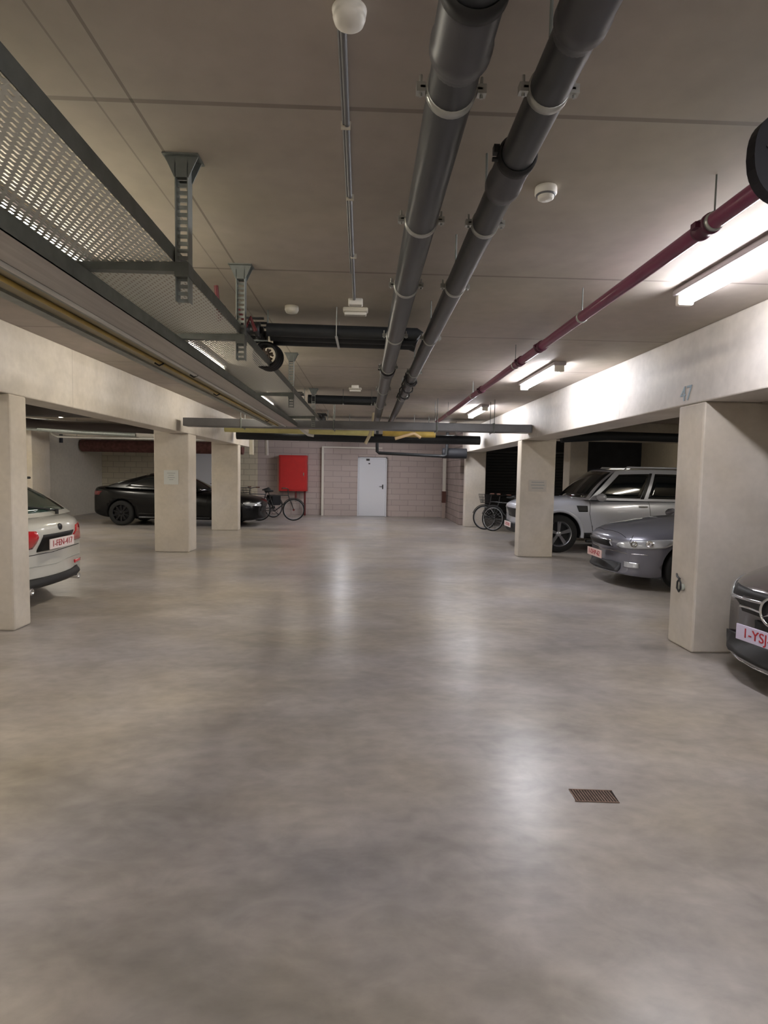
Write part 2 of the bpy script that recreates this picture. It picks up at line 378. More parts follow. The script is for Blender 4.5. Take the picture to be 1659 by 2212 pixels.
# ------------------------------------------------------------------ lamps
def make_lamp(m, name='fluorescent_lamp'):
    r = root(name)
    MB().box(-.075, .075, -.78, .78, -.045, 0, .012).build('housing', HOUSING, r, world=False)
    mb = MB().tube([(0, -.72, -.07), (0, -.70, -.07), (0, .70, -.07), (0, .72, -.07)], .05, 16, radii=[.035, .045, .045, .035])
    mb.build('diffuser', m, r, world=False)
    for e in (-1, 1): MB().box(-.055, .055, min(e * .72, e * .77), max(e * .72, e * .77), -.115, -.04, .01).build('end_cap', WHITEP, r, world=False)
    return r
lp = make_lamp(TUBE)
spots = [(2.2, 3.32, 'lit fluorescent lamp above the wide column, largest on the ceiling'),
         (2.2, 7.45, 'lit fluorescent lamp above the pale right beam, second along the row'),
         (2.2, 11.65, 'lit fluorescent lamp above the thin end of the magenta pipe'),
         (2.2, 15.6, 'far lit fluorescent lamp behind the grey cross duct on the right'),
         (2.2, -.85, 'lit fluorescent lamp behind the viewpoint on the right'),
         (-1.83, 3.05, 'lit fluorescent lamp glimpsed above the edge of the solid cable tray, near the first hanger'),
         (-1.83, 6.6, 'lit fluorescent lamp glimpsed past the cable trays beside the black cable coil'),
         (-1.83, 10.4, 'lit fluorescent lamp hidden by trays above the grey cross duct'),
         (-1.83, 14.9, 'far lit fluorescent lamp between the left beam end and the yellow pipe'),
         (-.75, 18.2, 'lit fluorescent lamp before the end wall, hidden above the yellow pipes'),
         (-1.83, -.85, 'lit fluorescent lamp behind the viewpoint on the left')]
for i, (x, y, lb) in enumerate(spots):
    o = lp if i == 0 else copy_tree(lp)
    o.location = (x, y, H); tag(o, lb, 'lamp', 'fluorescent lamps along the driving aisle')
    if x < 0 and y < 17:
        dm = [c for c in bpy.data.objects if c.parent == o and c.name.startswith('diffuser')][0]
        dm.data = dm.data.copy(); dm.data.materials[0] = TUBEL
TUBED = mat('dim_bay_diffuser', (255, 246, 228), .4, emit=9.0)
bp = make_lamp(TUBEB, 'bay_lamp')
for i, (x, y, lb) in enumerate([(-7.4, 13.6, 'lit tube lamp over the black coupe by the white wall'), (-7.0, 9.0, 'lit tube lamp over the white hatchback bay'),
                                (7.6, 17.2, 'lit tube lamp over the far right bay by the beige wall'), (7.0, 8.0, 'lit tube lamp over the silver off-roader'),
                                (-6.2, 2.2, 'lit tube lamp over the empty left bay')]):
    o = bp if i == 0 else copy_tree(bp)
    o.location = (x, y, H); tag(o, lb, 'lamp', 'tube lamps over the parking bays')
    if x > 0 and y > 10:
        dm = lpd = [c for c in bpy.data.objects if c.parent == o and c.name.startswith('diffuser')][0]
        dm.data = dm.data.copy(); dm.data.materials[0] = TUBED
#OBJECTS
# ------------------------------------------------------------------ drain pipes along the ceiling
def drain_pipe(name, pts, r, clamps, sockets, label, cat, rod_to=H):
    rt = root(name, (pts[0][0], pts[0][1], pts[0][2]), 0, label, cat)
    P = [Vector(p) for p in pts]
    def at(y):
        for a, b in zip(P, P[1:]):
            if a.y <= y <= b.y or (a.y == b.y): return a.lerp(b, (y - a.y) / (b.y - a.y))
        return P[-1]
    MB().tube(P, r, 28).build('pipe_run', PVC, rt)
    for y in sockets:
        c = at(y); d = (at(y + .05) - at(y - .05)).normalized()
        mb = MB().lathe(c, d, [(r, -.17), (r * 1.12, -.15), (r * 1.13, -.02), (r * 1.2, -.01), (r * 1.2, .025), (r * 1.06, .03), (r * 1.03, .05), (r, .06)])
        so = mb.build('socket', PVCS, rt)
        m2 = MB().lathe(c, d, [(r * 1.05, -.19), (r * 1.2, -.185), (r * 1.2, -.155), (r * 1.05, -.15)])
        m2.box(c.x - r * 1.45, c.x - r * 1.1, c.y - .185, c.y - .16, c.z + .005, c.z + .03)
        m2.cyl((c.x - r * 1.5, c.y - .172, c.z - .012), (c.x - r * 1.15, c.y - .172, c.z - .012), .007)
        m2.build('rubber_collar', RUBBER, so)
    for y in clamps:
        c = at(y); d = (at(y + .05) - at(y - .05)).normalized()
        mb = MB().lathe(c, d, [(r * .99, -.014), (r * 1.07, -.013), (r * 1.07, .013), (r * .99, .014)])
        for sx in (-1, 1):
            mb.box(c.x + sx * r * 1.28 - .012, c.x + sx * r * 1.28 + .012, c.y - .012, c.y + .012, c.z - .012, c.z + .012)
            mb.box(min(c.x + sx * r * 1.02, c.x + sx * r * 1.3), max(c.x + sx * r * 1.02, c.x + sx * r * 1.3), c.y - .012, c.y + .012, c.z - .003, c.z + .003)
            mb.cyl((c.x + sx * r * 1.28, c.y, c.z - .02), (c.x + sx * r * 1.28, c.y, c.z + .035), .0045, 8)
        cl = mb.build('pipe_clamp', CLAMP, rt)
        if rod_to: MB().cyl((c.x, c.y, c.z + r), (c.x, c.y, rod_to), .005, 8).build('hanger_rod', GALVD, cl)
    return rt
drain_pipe('drain_pipe', [(.215, .9, 2.57), (.20, 3.2, 2.57), (.19, 6.5, 2.57), (.18, 12.6, 2.57)], .064,
           [1.62, 2.42, 3.24, 4.4, 5.7, 7.2, 8.8], [1.45, 5.95], 'wide dark grey drain pipe, left one of the long pair under the ceiling', 'pipe')
drain_pipe('drain_pipe', [(.475, .9, 2.58), (.473, 3.2, 2.58), (.47, 6.0, 2.58), (.47, 12.4, 2.58)], .054,
           [1.62, 2.46, 3.27, 4.5, 6.0, 8.0], [1.36, 2.12, 6.6], 'narrower dark grey drain pipe, right one of the long pair under the ceiling', 'pipe')
# knotted cords and small brackets along the second pipe
tag(MB().tube([(.47 + .075 * math.cos(t * 1.9), 6.0 + t * .17, 2.575 + .075 * math.sin(t * 1.9)) for t in [k * .35 for k in range(34)]], .009, 8).build('coiled_cable', RUBBER),
    'black cable wound around the far stretch of the narrower drain pipe', 'cable')

# black insulated branch pipes crossing to the pair
def branch(name, y, z, x0, x1, r, n, dy, label, group):
    rt = root(name, (x0, y, z), 0, label, 'pipe', group)
    for k in range(n):
        yy = y + k * dy
        MB().tube([(x0, yy, z), (x1 - .02 - .02 * k, yy, z - .01), (x1, yy, z - .03)], r, 18).build('pipe_length', BLACKINS, rt)
    for xx in (x0 + .55, x0 + 1.0):
        m = MB().box(xx, xx + .02, y - r - .01, y + (n - 1) * dy + r + .01, z - r - .006, z - r)
        for k in (0, n - 1): m.cyl((xx + .01, y + k * dy + (-1 if k == 0 else 1) * (r + .004), z - r), (xx + .01, y + k * dy + (-1 if k == 0 else 1) * (r + .004), H - .003), .004, 6)
        m.build('strap', CLAMP, rt)
    return rt
branch('branch_pipes', 4.78, 2.68, -.82, .41, .052, 3, .17, 'triple black insulated pipes crossing the ceiling beside the round cable coil', None)
branch('branch_pipe', 9.35, 2.70, -.95, .16, .07, 1, .0, 'single black insulated pipe crossing the ceiling near the grey cross duct', None)
# valve clusters at the left ends
def valves(x, y, z, s, label):
    rt = root('valve_cluster', (x, y, z), 0, label, 'valve')
    for k in range(3):
        yy = y + k * .15 * s
        m = MB().lathe((x - .18 * s, yy, z), (1, 0, 0), [(.03 * s, -.02), (.062 * s, -.015), (.062 * s, .02), (.045 * s, .025), (.045 * s, .09 * s), (.062 * s, .095 * s), (.062 * s, .13 * s), (.03, .135 * s)], 18)
        v = m.build('valve_body', STEEL, rt)
        MB().cyl((x - .12 * s, yy, z), (x - .12 * s, yy, z + .09 * s), .012 * s, 8).box(x - .17 * s, x - .02 * s, yy - .012, yy + .012, z + .085 * s, z + .1 * s).build('valve_lever', RUBBER, v)
    MB().cyl((x, y + .07, z), (x, y + .07, H), .006, 6).box(x - .2, x, y + .06, y + .08, z - .075 * s, z - .065 * s).build('hanger_rod', GALVD, rt)
    return rt
valves(-.83, 4.80, 2.68, 1.0, 'cluster of steel valves and couplings at the left end of the triple black pipes')
valves(-1.0, 9.2, 2.68, 1.1, 'cluster of steel valves at the left end of the single black pipe')
valves(-.85, 12.4, 2.66, 1.3, 'dark tangle of valves just above the grey cross duct')
tag(MB().tube([(-1.10, 4.28, H), (-1.08, 4.3, 2.62), (-1.05, 4.32, 2.72), (-.98, 4.35, 2.60), (-.97, 4.4, 2.74), (-.92, 4.45, 2.62), (-.90, 4.5, 2.7), (-.86, 4.5, 2.60)], .016, 10).build('red_hose', REDD),
    'bent dark red hoses above the perforated tray near the second hanger', 'hose')
tag(MB().lathe((-.62, 4.75, H), (0, 0, -1), [(0, 0), (.055, 0), (.055, .03), (.045, .05), (0, .055)], 20).build('junction_box', CREAMP), 'round cream junction box above the triple black pipes', 'junction box')
# round coil of cable end beside the tray
rt = root('cable_coil', (-.87, 5.0, 2.52), 0, 'round black coil of cable hanging at the edge of the perforated tray', 'cable')
mb = MB()
for k in range(6): mb.ring((-.87 + .004 * k, 5.0 + .022 * k, 2.52), (0.12, 1, .05), .098 + .006 * (k % 2), .015, 30, 8)
mb.build('coil', RUBBER, rt)
mb = MB()
for k in range(7):
    a = k * .9; mb.tube([(-.87 + .06 * math.cos(a), 5.02, 2.52 + .06 * math.sin(a)), (-.87 + .02 * math.cos(a + 1), 4.98, 2.52 + .02 * math.sin(a + 2)), (-.87 + .055 * math.cos(a + 2.2), 5.03, 2.52 + .055 * math.sin(a + 2.2))], .01, 8)
mb.build('cable_bundle', mat('brownish_cable', (96, 82, 72), .6), rt)
MB().cyl((-.86, 5.03, 2.62), (-.86, 5.03, H), .006, 8).build('hanger_rod', GALVD, rt)

# ------------------------------------------------------------------ magenta sprinkler pipe
rt = root('sprinkler_pipe', (1.48, 2.15, 2.66), 0, 'long magenta sprinkler pipe running under the right half of the ceiling', 'pipe')
a, b = Vector((1.50, 2.02, 2.665)), Vector((1.46, 12.3, 2.64))
MB().tube([a, a.lerp(b, .5), b], .036, 24).build('pipe_run', PINK, rt)
for y in (2.62, 5.05, 5.7, 7.6):
    c = a.lerp(b, (y - a.y) / (b.y - a.y))
    m = MB().lathe(c, (0, 1, 0), [(.036, -.05), (.046, -.048), (.046, -.03), (.04, -.026), (.04, .026), (.046, .03), (.046, .048), (.036, .05)])
    m.box(c.x - .06, c.x - .036, c.y - .02, c.y + .02, c.z - .01, c.z + .016).box(c.x + .036, c.x + .06, c.y - .02, c.y + .02, c.z - .01, c.z + .016)
    m.build('coupling', PINKD, rt)
for y in (2.56, 4.1, 5.9, 8.2, 10.6):
    c = a.lerp(b, (y - a.y) / (b.y - a.y))
    cl = MB().lathe(c, (0, 1, 0), [(.036, -.012), (.041, -.011), (.041, .011), (.036, .012)]).build('pipe_clamp', CLAMP, rt)
    MB().cyl((c.x, c.y, c.z + .036), (c.x, c.y, H), .004, 8).build('hanger_rod', GALVD, cl)
# navy-black hanging sign in front of it, cut by the frame
rt = root('hanging_sign', (1.32, 1.75, 2.52), 0, 'navy-black rounded sign with silver strokes hanging at the upper right edge', 'sign')
mb = MB(); pr = []
for k in range(40):
    t = 2 * PI * k / 40; cx, cz = math.cos(t), math.sin(t)
    pr.append((1.285 + .15 * math.copysign(abs(cx) ** .75, cx) * (1 - .14 * (cz < 0) * abs(cz)), 2.505 + .135 * math.copysign(abs(cz) ** .7, cz)))
mb.prism(pr, 1.75, 1.79); mb.build('sign_body', NAVY, rt)
MB().tube([(1.175, 1.746, 2.525), (1.205, 1.746, 2.552), (1.26, 1.746, 2.566), (1.34, 1.746, 2.55)], .007, 8).tube([(1.18, 1.746, 2.502), (1.22, 1.746, 2.525), (1.30, 1.746, 2.53)], .005, 8).build('silver_stroke', SIGNW, rt)
MB().box(1.29, 1.31, 1.765, 1.775, 2.62, H).build('hanging_strap', GALVD, rt)

# ------------------------------------------------------------------ grey duct across the aisle and the pipes behind it
rt = root('cross_duct', (-.2, 10.3, 2.42), 0, 'long grey metal duct crossing the aisle between the two beams', 'duct')
MB().box(XL + .12, XR - .01, 10.15, 10.45, 2.30, 2.44, .008).build('duct_body', GREYD, rt)
for x in (-2.2, -.6, 1.2, 2.2):
    MB().box(x, x + .03, 10.14, 10.46, 2.29, 2.452).cyl((x + .015, 10.13, 2.27), (x + .015, 10.13, H - .003), .006, 6).cyl((x + .015, 10.47, 2.27), (x + .015, 10.47, H - .003), .006, 6).build('strap', GALVD, rt)
def xpipe(name, pts, r, m, label, cat='pipe', rods=(), group=None):
    o = MB().tube(pts, r, 18).build(name, m)
    for (x, y, z) in rods: MB().cyl((x, y, z), (x, y, H), .006, 6).box(x - .012, x + .012, y - r - .006, y + r + .006, z - .004, z + .004).build('hanger_rod', GALVD, o)
    return tag(o, label, cat, group)
xpipe('yellow_pipe', [(-3.2, 13.2, 2.48), (-.6, 13.2, 2.46), (.15, 13.2, 2.45)], .075, YELLOWP, 'thick yellowish pipe crossing behind the grey duct, left half', rods=[(-2.6, 13.2, 2.55), (-.4, 13.2, 2.53)])
xpipe('yellow_pipe', [(.35, 13.25, 2.47), (.9, 13.25, 2.45), (1.55, 13.25, 2.45)], .08, YELLOWD, 'faded yellow pipe crossing behind the grey duct, right half', rods=[(.5, 13.25, 2.53), (1.4, 13.25, 2.53)])
xpipe('black_pipe', [(-3.2, 14.4, 2.42), (0, 14.4, 2.40), (2.8, 14.4, 2.40)], .11, BLACKINS, 'thick black pipe crossing below the yellow ones', rods=[(-2.4, 14.4, 2.53), (0, 14.4, 2.51), (2.2, 14.4, 2.51)])
xpipe('black_pipe', [(.28, 16.6, H), (.29, 16.6, 2.16), (.34, 16.6, 2.12), (2.2, 16.6, 2.06), (2.28, 16.6, 2.1), (2.3, 16.6, H)], .045, BLACKINS, 'thin black pipe dropping into a long rectangle in front of the end wall')
xpipe('dark_duct', [(2.2, 16.9, 2.16), (2.9, 16.9, 2.16)], .15, mat('charcoal_duct', (40, 42, 48), .6), 'charcoal duct stub beside the far right column', 'duct')
xpipe('silver_pipe', [(.14, 12.75, H), (.12, 12.75, 2.62), (.06, 12.75, 2.38), (-.04, 12.75, 2.18)], .035, mat('pale_flexible_hose', (172, 160, 132), .4), 'bent pale hose hanging below the ends of the drain pipes', 'hose')
xpipe('white_pipe', [(-1.80, 12.9, H), (-1.75, 12.9, 2.62), (-1.5, 12.9, 2.52), (-1.42, 12.9, 2.44), (-1.3, 12.9, 2.36), (-1.18, 12.9, 2.34)], .03, WHITEPIPE, 'small bent white pipe above the red cabinet')
tag(MB().lathe((-1.38, 13.135, 2.46), (0, -1, 0), [(0, 0), (.07, 0), (.07, .03), (.05, .05), (0, .05)], 18).build('white_fitting', WHITEP), 'round white fitting on the yellowish pipe above the red cabinet', 'fitting')
xpipe('brass_hose', [(.62, 13.0, 2.32), (.85, 13.0, 2.39), (1.05, 13.05, 2.45), (1.2, 13.1, 2.36)], .035, mat('tan_hose', (186, 158, 118), .5), 'tan hose looping below the faded yellow pipe', 'hose', rods=[(1.05, 13.05, 2.48)])
tag(MB().box(-2.6, 2.8, 13.7, 14.1, 2.62, 2.74).build('cable_tray', STEEL), 'dark steel cable tray crossing high behind the yellow pipes', 'cable tray')
for x in (-2.0, 1.9): pass

# ------------------------------------------------------------------ perforated and solid trays on the left with their hangers
rt = root('perforated_cable_tray', (-1.03, 1.2, 2.425), 0, 'wide perforated steel cable tray along the left side of the ceiling', 'cable tray')
MB().box(-1.40, -.835, .2, 10.1, 2.425, 2.4265).build('tray_floor', PERF, rt)
MB().box(-.837, -.833, .2, 10.1, 2.425, 2.485).box(-.85, -.833, .2, 10.1, 2.485, 2.488).build('side_rail', GALVD, rt)
MB().box(-1.402, -1.398, .2, 10.1, 2.425, 2.485).build('side_rail', GALVD, rt)
rt = root('solid_cable_tray', (-1.3, 1.2, 2.30), 0, 'solid aluminium cable tray below and left of the perforated one', 'cable tray')
MB().box(-1.385, -1.205, .2, 10.1, 2.312, 2.316).build('tray_floor', ALU, rt)
MB().box(-1.209, -1.205, .2, 10.1, 2.312, 2.385).build('side_rail', GALVD, rt)
MB().box(-1.385, -1.381, .2, 10.1, 2.312, 2.385).build('side_rail', GALVD, rt)
tag(MB().tube([(-1.415, .2, 2.325), (-1.415, 10.1, 2.325)], .017, 12).build('white_conduit', WHITEPIPE), 'straight white conduit between the aluminium and olive trays', 'conduit')
rt = root('olive_cable_tray', (-1.56, 1.2, 2.3), 0, 'wide olive-beige covered tray, leftmost of the three long trays', 'cable tray')
MB().box(-1.70, -1.445, .2, 10.1, 2.335, 2.383, .006).build('tray_body', OLIVE, rt)
MB().box(-1.70, -1.64, .2, 10.1, 2.32, 2.335).box(-1.47, -1.445, .2, 10.1, 2.327, 2.335).build('tray_lip', GALV, rt)
tag(MB().tube([(-1.535, .2, 2.323), (-1.535, 3, 2.323), (-1.54, 8, 2.323), (-1.54, 10.1, 2.323)], .011, 10).build('yellow_conduit', YELLOWD), 'thin ochre conduit running under the olive tray', 'conduit')
for x, y, lb in ((-1.535, 4.35, 'nearest of the black cable ties under the left-hand trays'), (-1.43, 4.85, 'black cable tie under the white conduit'), (-1.54, 6.0, 'black cable tie on the ochre conduit near the round cable coil'), (-1.54, 9.0, 'farthest black cable tie on the ochre conduit')):
    tag(MB().tube([(x - .03, y, 2.318), (x, y + .01, 2.30), (x + .03, y + .02, 2.318)], .006, 6).build('cable_tie', RUBBER), lb, 'cable tie', 'cable ties under the trays')
def make_hanger():
    r = root('tray_hanger')
    m = MB()
    m.box(-.075, .075, -.05, .05, -.006, 0)
    m.prism([(-.07, -.006), (.07, -.006), (.03, -.09), (-.03, -.09)], -.03, -.025).prism([(-.07, -.006), (.07, -.006), (.03, -.09), (-.03, -.09)], .025, .03)
    m.build('top_plate', GALVD, r, world=False)
    m = MB().box(-.028, -.024, -.03, .03, -.60, -.03).box(.024, .028, -.03, .03, -.60, -.03)
    for k in range(19): m.box(-.024, .024, -.004, .004, -.60 + k * .03, -.585 + k * .03)
    m.build('post', GALV, r, world=False)
    MB().prism([(.02, -.475), (-.90, -.475), (-.90, -.455), (.02, -.435)], -.022, .022).box(-.03, .03, -.035, .035, -.5, -.44).build('arm', GALVD, r, world=False)
    return r
hg = make_hanger()
for i, (x, y, lb) in enumerate([(-.80, 2.58, 'large steel hanger post of the cable trays, nearest one with the flared top plate'), (-.83, 3.86, 'second steel hanger post of the cable trays, left of the triple black pipes'),
                  (-.86, 6.6, 'third steel hanger post beyond the round cable coil'), (-.86, 9.3, 'far steel hanger post by the single black pipe'),
                  (-.80, .6, 'steel hanger post of the trays above the viewpoint')]):
    o = hg if i == 0 else copy_tree(hg)
    o.location = (x, y, H); tag(o, lb, 'bracket', 'hanger posts of the cable trays')

# ------------------------------------------------------------------ ceiling fittings
rt = root('dome_detector', (-.07, 1.74, H), 0, 'round white dome on the ceiling at the top of the photo', 'detector')
MB().lathe((-.07, 1.74, H), (0, 0, -1), [(0, 0), (.042, 0), (.050, .008), (.048, .018), (.044, .02), (.047, .028), (.042, .042), (.027, .052), (0, .055)], 32).build('dome', WHITEP, rt)
rt = root('ceiling_conduit', (-.05, 1.7, H), 0, 'thin grey conduit running from the white dome along the ceiling centre', 'conduit')
MB().tube([(-.09, 1.80, H - .012), (-.115, 4.5, H - .012)], .0105, 12).tube([(-.102, 1.80, H - .01), (-.124, 3.9, H - .01)], .006, 8).build('conduit_tube', GREYD, rt)
for y in (2.28, 2.85, 3.6): MB().box(-.118, -.082, y - .006, y + .006, H - .026, H).build('saddle_clip', CREAMP, rt)
def emergency(x, y, s, lb):
    r = root('emergency_light', (x, y, H), 0, lb, 'lamp', 'emergency lights on the ceiling centre')
    MB().box(x - .05, x + .06, y - .28, y - .2, H - .05, H, .01).build('junction_cap', WHITEP, r)
    MB().box(x - .10, x + .10, y - .04, y + .04, H - .035, H, .01).build('base', CREAMP, r)
    MB().box(x - .088, x + .088, y - .03, y + .03, H - .06, H - .036, .008).build('lens', WHITEP, r)
emergency(-.11, 4.75, 1, 'small white emergency light at the end of the thin ceiling conduit')
emergency(-.20, 9.1, 1, 'small white emergency light between the two black cross pipes')
rt = root('smoke_detector', (.80, 2.72, H), 0, 'round white smoke detector right of the drain pipes', 'detector')
MB().lathe((.80, 2.72, H), (0, 0, -1), [(0, 0), (.048, 0), (.05, .01), (.05, .03), (.044, .034), (.036, .04), (.036, .05), (.028, .055), (0, .056)], 28).build('detector_body', WHITEP, rt)
MB().lathe((.80, 2.72, H - .034), (0, 0, -1), [(.0445, 0), (.0445, .003), (.037, .006)], 28).build('sensor_slot', GREYD, rt)

# ------------------------------------------------------------------ left bay services
xpipe('round_duct', [(-8.6, 16.9, 2.62), (-8.35, 16.7, 2.56), (-8.0, 16.6, 2.52), (-4.05, 16.6, 2.52)], .15, mat('white_duct', (206, 202, 194), .5), 'thick white round duct above the black coupe', 'duct', rods=[(-7.5, 16.6, 2.66), (-5.2, 16.6, 2.66)])
xpipe('white_pipe', [(-8.55, 15.9, 2.64), (-8.45, 15.9, 2.44), (-8.3, 15.9, 2.37), (-4.05, 15.9, 2.36)], .03, WHITEPIPE, 'white pipe bending below the round duct above the black coupe', rods=[(-7.8, 15.9, 2.39), (-5, 15.9, 2.38)])
xpipe('dark_pipe', [(-9.3, 10.5, 2.46), (-6.8, 13.0, 2.48), (-4.2, 15.8, 2.54)], .10, mat('dark_brown_duct', (66, 58, 56), .6), 'thick dark pipe slanting under the ceiling of the left bays')
xpipe('grey_pipe', [(-8.9, 15.2, 2.55), (-7.6, 15.6, 2.48), (-6.2, 15.8, 2.45)], .06, GALV, 'grey pipe slanting beside the white duct of the left bays')
xpipe('grey_pipe', [(-9.3, 12.9, 2.42), (-7.2, 12.9, 2.42)], .05, GALVD, 'short grey pipe crossing the tall grey pillar on the left', rods=[(-8.2, 12.9, 2.46)])
xpipe('brown_pipe', [(-9.35, 19.4, 2.28), (-4.1, 19.4, 2.28)], .2, REDBRICK, 'thick reddish insulated pipe in front of the cream blockwork')
tag(MB().cyl((-9.36, 18.1, 2.3), (-9.36, 18.1, 2.55), .05, 12).build('wall_speaker', NAVY), 'small black oblong box high on the white left wall', 'speaker')
xpipe('white_bracket', [(-2.9, 16.8, H), (-2.88, 16.8, 2.0)], .05, mat('grey_bracket', (150, 145, 142), .6), 'short grey drop pipe left of the red cabinet')
tag(MB().box(-9.35, -5.5, 12.3, 12.75, 2.62, H - .01, .01).build('ventilation_duct', mat('dark_flat_duct', (62, 56, 55), .6)), 'flat dark duct under the ceiling left of the paper notice column', 'duct')
# right bay services
xpipe('black_pipe', [(4.0, 11.9, 2.33), (5.0, 11.9, 2.40), (6.5, 11.6, 2.36), (8.8, 11.0, 2.24)], .09, BLACKINS, 'thick black pipe under the ceiling above the silver off-roader')
xpipe('grey_pipe', [(3.3, 12.3, 2.46), (4.4, 12.8, 2.5), (4.9, 12.8, 2.5)], .05, GALV, 'short grey pipe beside the beam above the silver off-roader', rods=[(4.5, 12.8, 2.55)])
tag(MB().box(5.5, 9.9, 9.4, 9.9, 2.62, 2.85, .01).build('ventilation_duct', mat('slate_duct', (84, 84, 92), .5)), 'flat slate-grey ventilation duct above the silver off-roader', 'duct')

# ------------------------------------------------------------------ red cabinet on the end wall, posts
rt = root('hose_cabinet', (-2.55, 20.6, 0), 0, 'bright red steel hose cabinet standing on thin legs at the end wall', 'cabinet')
MB().box(-3.08, -2.10, 20.45, 20.85, .86, 2.12, .015).build('cabinet_body', RED, rt)
MB().box(-3.03, -2.15, 20.43, 20.452, .91, 2.07, .006).build('cabinet_door', RED, rt)
MB().box(-2.22, -2.19, 20.40, 20.43, 1.4, 1.52, .004).build('door_handle', CHROME, rt)
for x in (-2.18, -2.5): MB().cyl((x, 20.6, 0 if x > -2.3 else .5), (x, 20.6, .86), .035, 10).build('feed_pipe', REDD, rt)
tag(MB().box(-3.16, -3.09, 20.6, 20.88, .8, 2.1, .004).build('cabinet_side_post', mat('pale_pink_post', (206, 176, 164), .6)), 'narrow pale pink strip on the wall left of the red cabinet', 'strip')
rt = root('corner_guard', (2.72, 20.3, 0), 0, 'narrow post at the right of the end wall, white above and brown below', 'post')
MB().box(2.68, 2.78, 20.25, 20.35, .95, 2.1, .005).build('upper_post', WHITEP, rt)
MB().box(2.66, 2.80, 20.22, 20.38, .55, .95, .005).build('brown_box', mat('brown_box', (92, 58, 50), .6), rt)
MB().box(2.68, 2.78, 20.25, 20.35, 0, .55, .005).build('lower_post', mat('pinkish_post', (170, 154, 146), .7), rt)

# ------------------------------------------------------------------ notices and marks on the columns
rt = root('paper_notice', (-3.62, 10.86, 1.40), 0, 'pale paper notice taped to the left concrete column', 'notice')
MB().box(-3.755, -3.49, 10.860, 10.866, 1.265, 1.53).build('paper_sheet', PAPER, rt)
m = MB()
for k, (wd) in enumerate((.15, .10, .13, .08)): m.box(-3.62 - wd / 2, -3.62 + wd / 2, 10.8585, 10.8595, 1.47 - k * .04, 1.478 - k * .04)
m.build('printed_lines', INK, rt)
rt = root('paper_notice', (3.24, 10.84, 1.34), 0, 'faint grey notice on the concrete column before the silver off-roader', 'notice')
MB().box(3.06, 3.40, 10.840, 10.846, 1.25, 1.47).build('paper_sheet', mat('grey_paper', (186, 180, 172), .7), rt)
m = MB()
for k, (wd) in enumerate((.24, .26, .22)): m.box(3.23 - wd / 2, 3.23 + wd / 2, 10.8385, 10.8395, 1.42 - k * .055, 1.432 - k * .055)
m.build('printed_lines', INK, rt)
me_m = Matrix.Translation((XR - .003, 5.25, 2.31)) @ Matrix.Rotation(-PI / 2, 4, 'Z') @ Matrix.Rotation(PI / 2, 4, 'X')
o = text_obj('bay_number', '47', .19, BLUEINK, None, me_m); tag(o, 'faded pale blue number 47 painted on the right beam', 'number')
rt = root('wall_socket', (XR, 5.13, .56), 0, 'small grey outlet with a dark hanging cord low on the wide column', 'outlet')
MB().lathe((XR, 5.13, .555), (-1, 0, 0), [(0, 0), (.03, 0), (.032, .02), (.024, .035), (0, .037)], 18).build('outlet_body', mat('pale_outlet', (176, 182, 172), .4), rt)
MB().tube([(XR - .012, 5.23, .66), (XR - .03, 5.19, .645), (XR - .04, 5.14, .635), (XR - .045, 5.10, .60), (XR - .045, 5.095, .55), (XR - .04, 5.13, .515), (XR - .04, 5.165, .54), (XR - .04, 5.16, .60), (XR - .03, 5.14, .635)], .009, 8).build('cord', STEEL, rt)

# ------------------------------------------------------------------ floor drain
rt = root('floor_drain', (1.125, 2.67, 0), -.06, 'small rusty slotted drain grate set in the floor', 'drain')
MB().box(-.125, .125, -.055, .055, .0005, .002).build('drain_pit', PIT, rt, world=False)
m = MB()
for k in range(15):
    x = -.12 + k * .0165; m.add([(x, -.055, .0025), (x + .0085, -.055, .0025), (x + .0085 - .012, .055, .0025), (x - .012, .055, .0025)], [(0, 1, 2, 3)])
m.box(-.13, .125, -.06, -.054, .001, .004).box(-.13, .125, .054, .06, .001, .004).build('drain_grate', IRON, rt, world=False)
rt.scale = (.82, .9, 1)
# ------------------------------------------------------------------ cars
GLASS = mat('dark_tinted_glass', (16, 20, 22), .06, spec=.7, coat=.5)
GREENGLASS = mat('green_tinted_glass', (44, 66, 60), .08, spec=.7, coat=.6, var=.25, scale=2)
TYRE = mat('tyre_rubber', (20, 20, 21), .8, var=.2, scale=30)
RIM = mat('alloy_rim', (176, 178, 184), .28, .85)
RIMD = mat('dark_alloy_rim', (40, 40, 43), .35, .7)
WELL = mat('wheel_well_black', (12, 12, 13), .9)
TRIM = mat('black_plastic_trim', (24, 24, 26), .55)
LAMPG = mat('clear_headlamp', (196, 200, 206), .12, .45, coat=1)
LAMPR = mat('red_lamp_lens', (196, 26, 38), .15, coat=1)
SEAM = mat('panel_gap_black', (14, 14, 15), .8)
PLATE = mat('plate_white', (226, 214, 214), .5)
PLATER = mat('plate_red_text', (168, 30, 44), .5)

def catmull(pts, n):
    """pts: list of tuples, resampled smooth (monotone x expected not required)"""
    out = []; m = len(pts)
    for i in range(m - 1):
        p0, p1, p2, p3 = pts[max(i - 1, 0)], pts[i], pts[i + 1], pts[min(i + 2, m - 1)]
        for k in range(n):
            t = k / n
            out.append(tuple(.5 * ((2 * b) + (-a + c) * t + (2 * a - 5 * b + 4 * c - d) * t * t + (-a + 3 * b - 3 * c + d) * t ** 3) for a, b, c, d in zip(p0, p1, p2, p3)))
    out.append(tuple(pts[-1])); return out

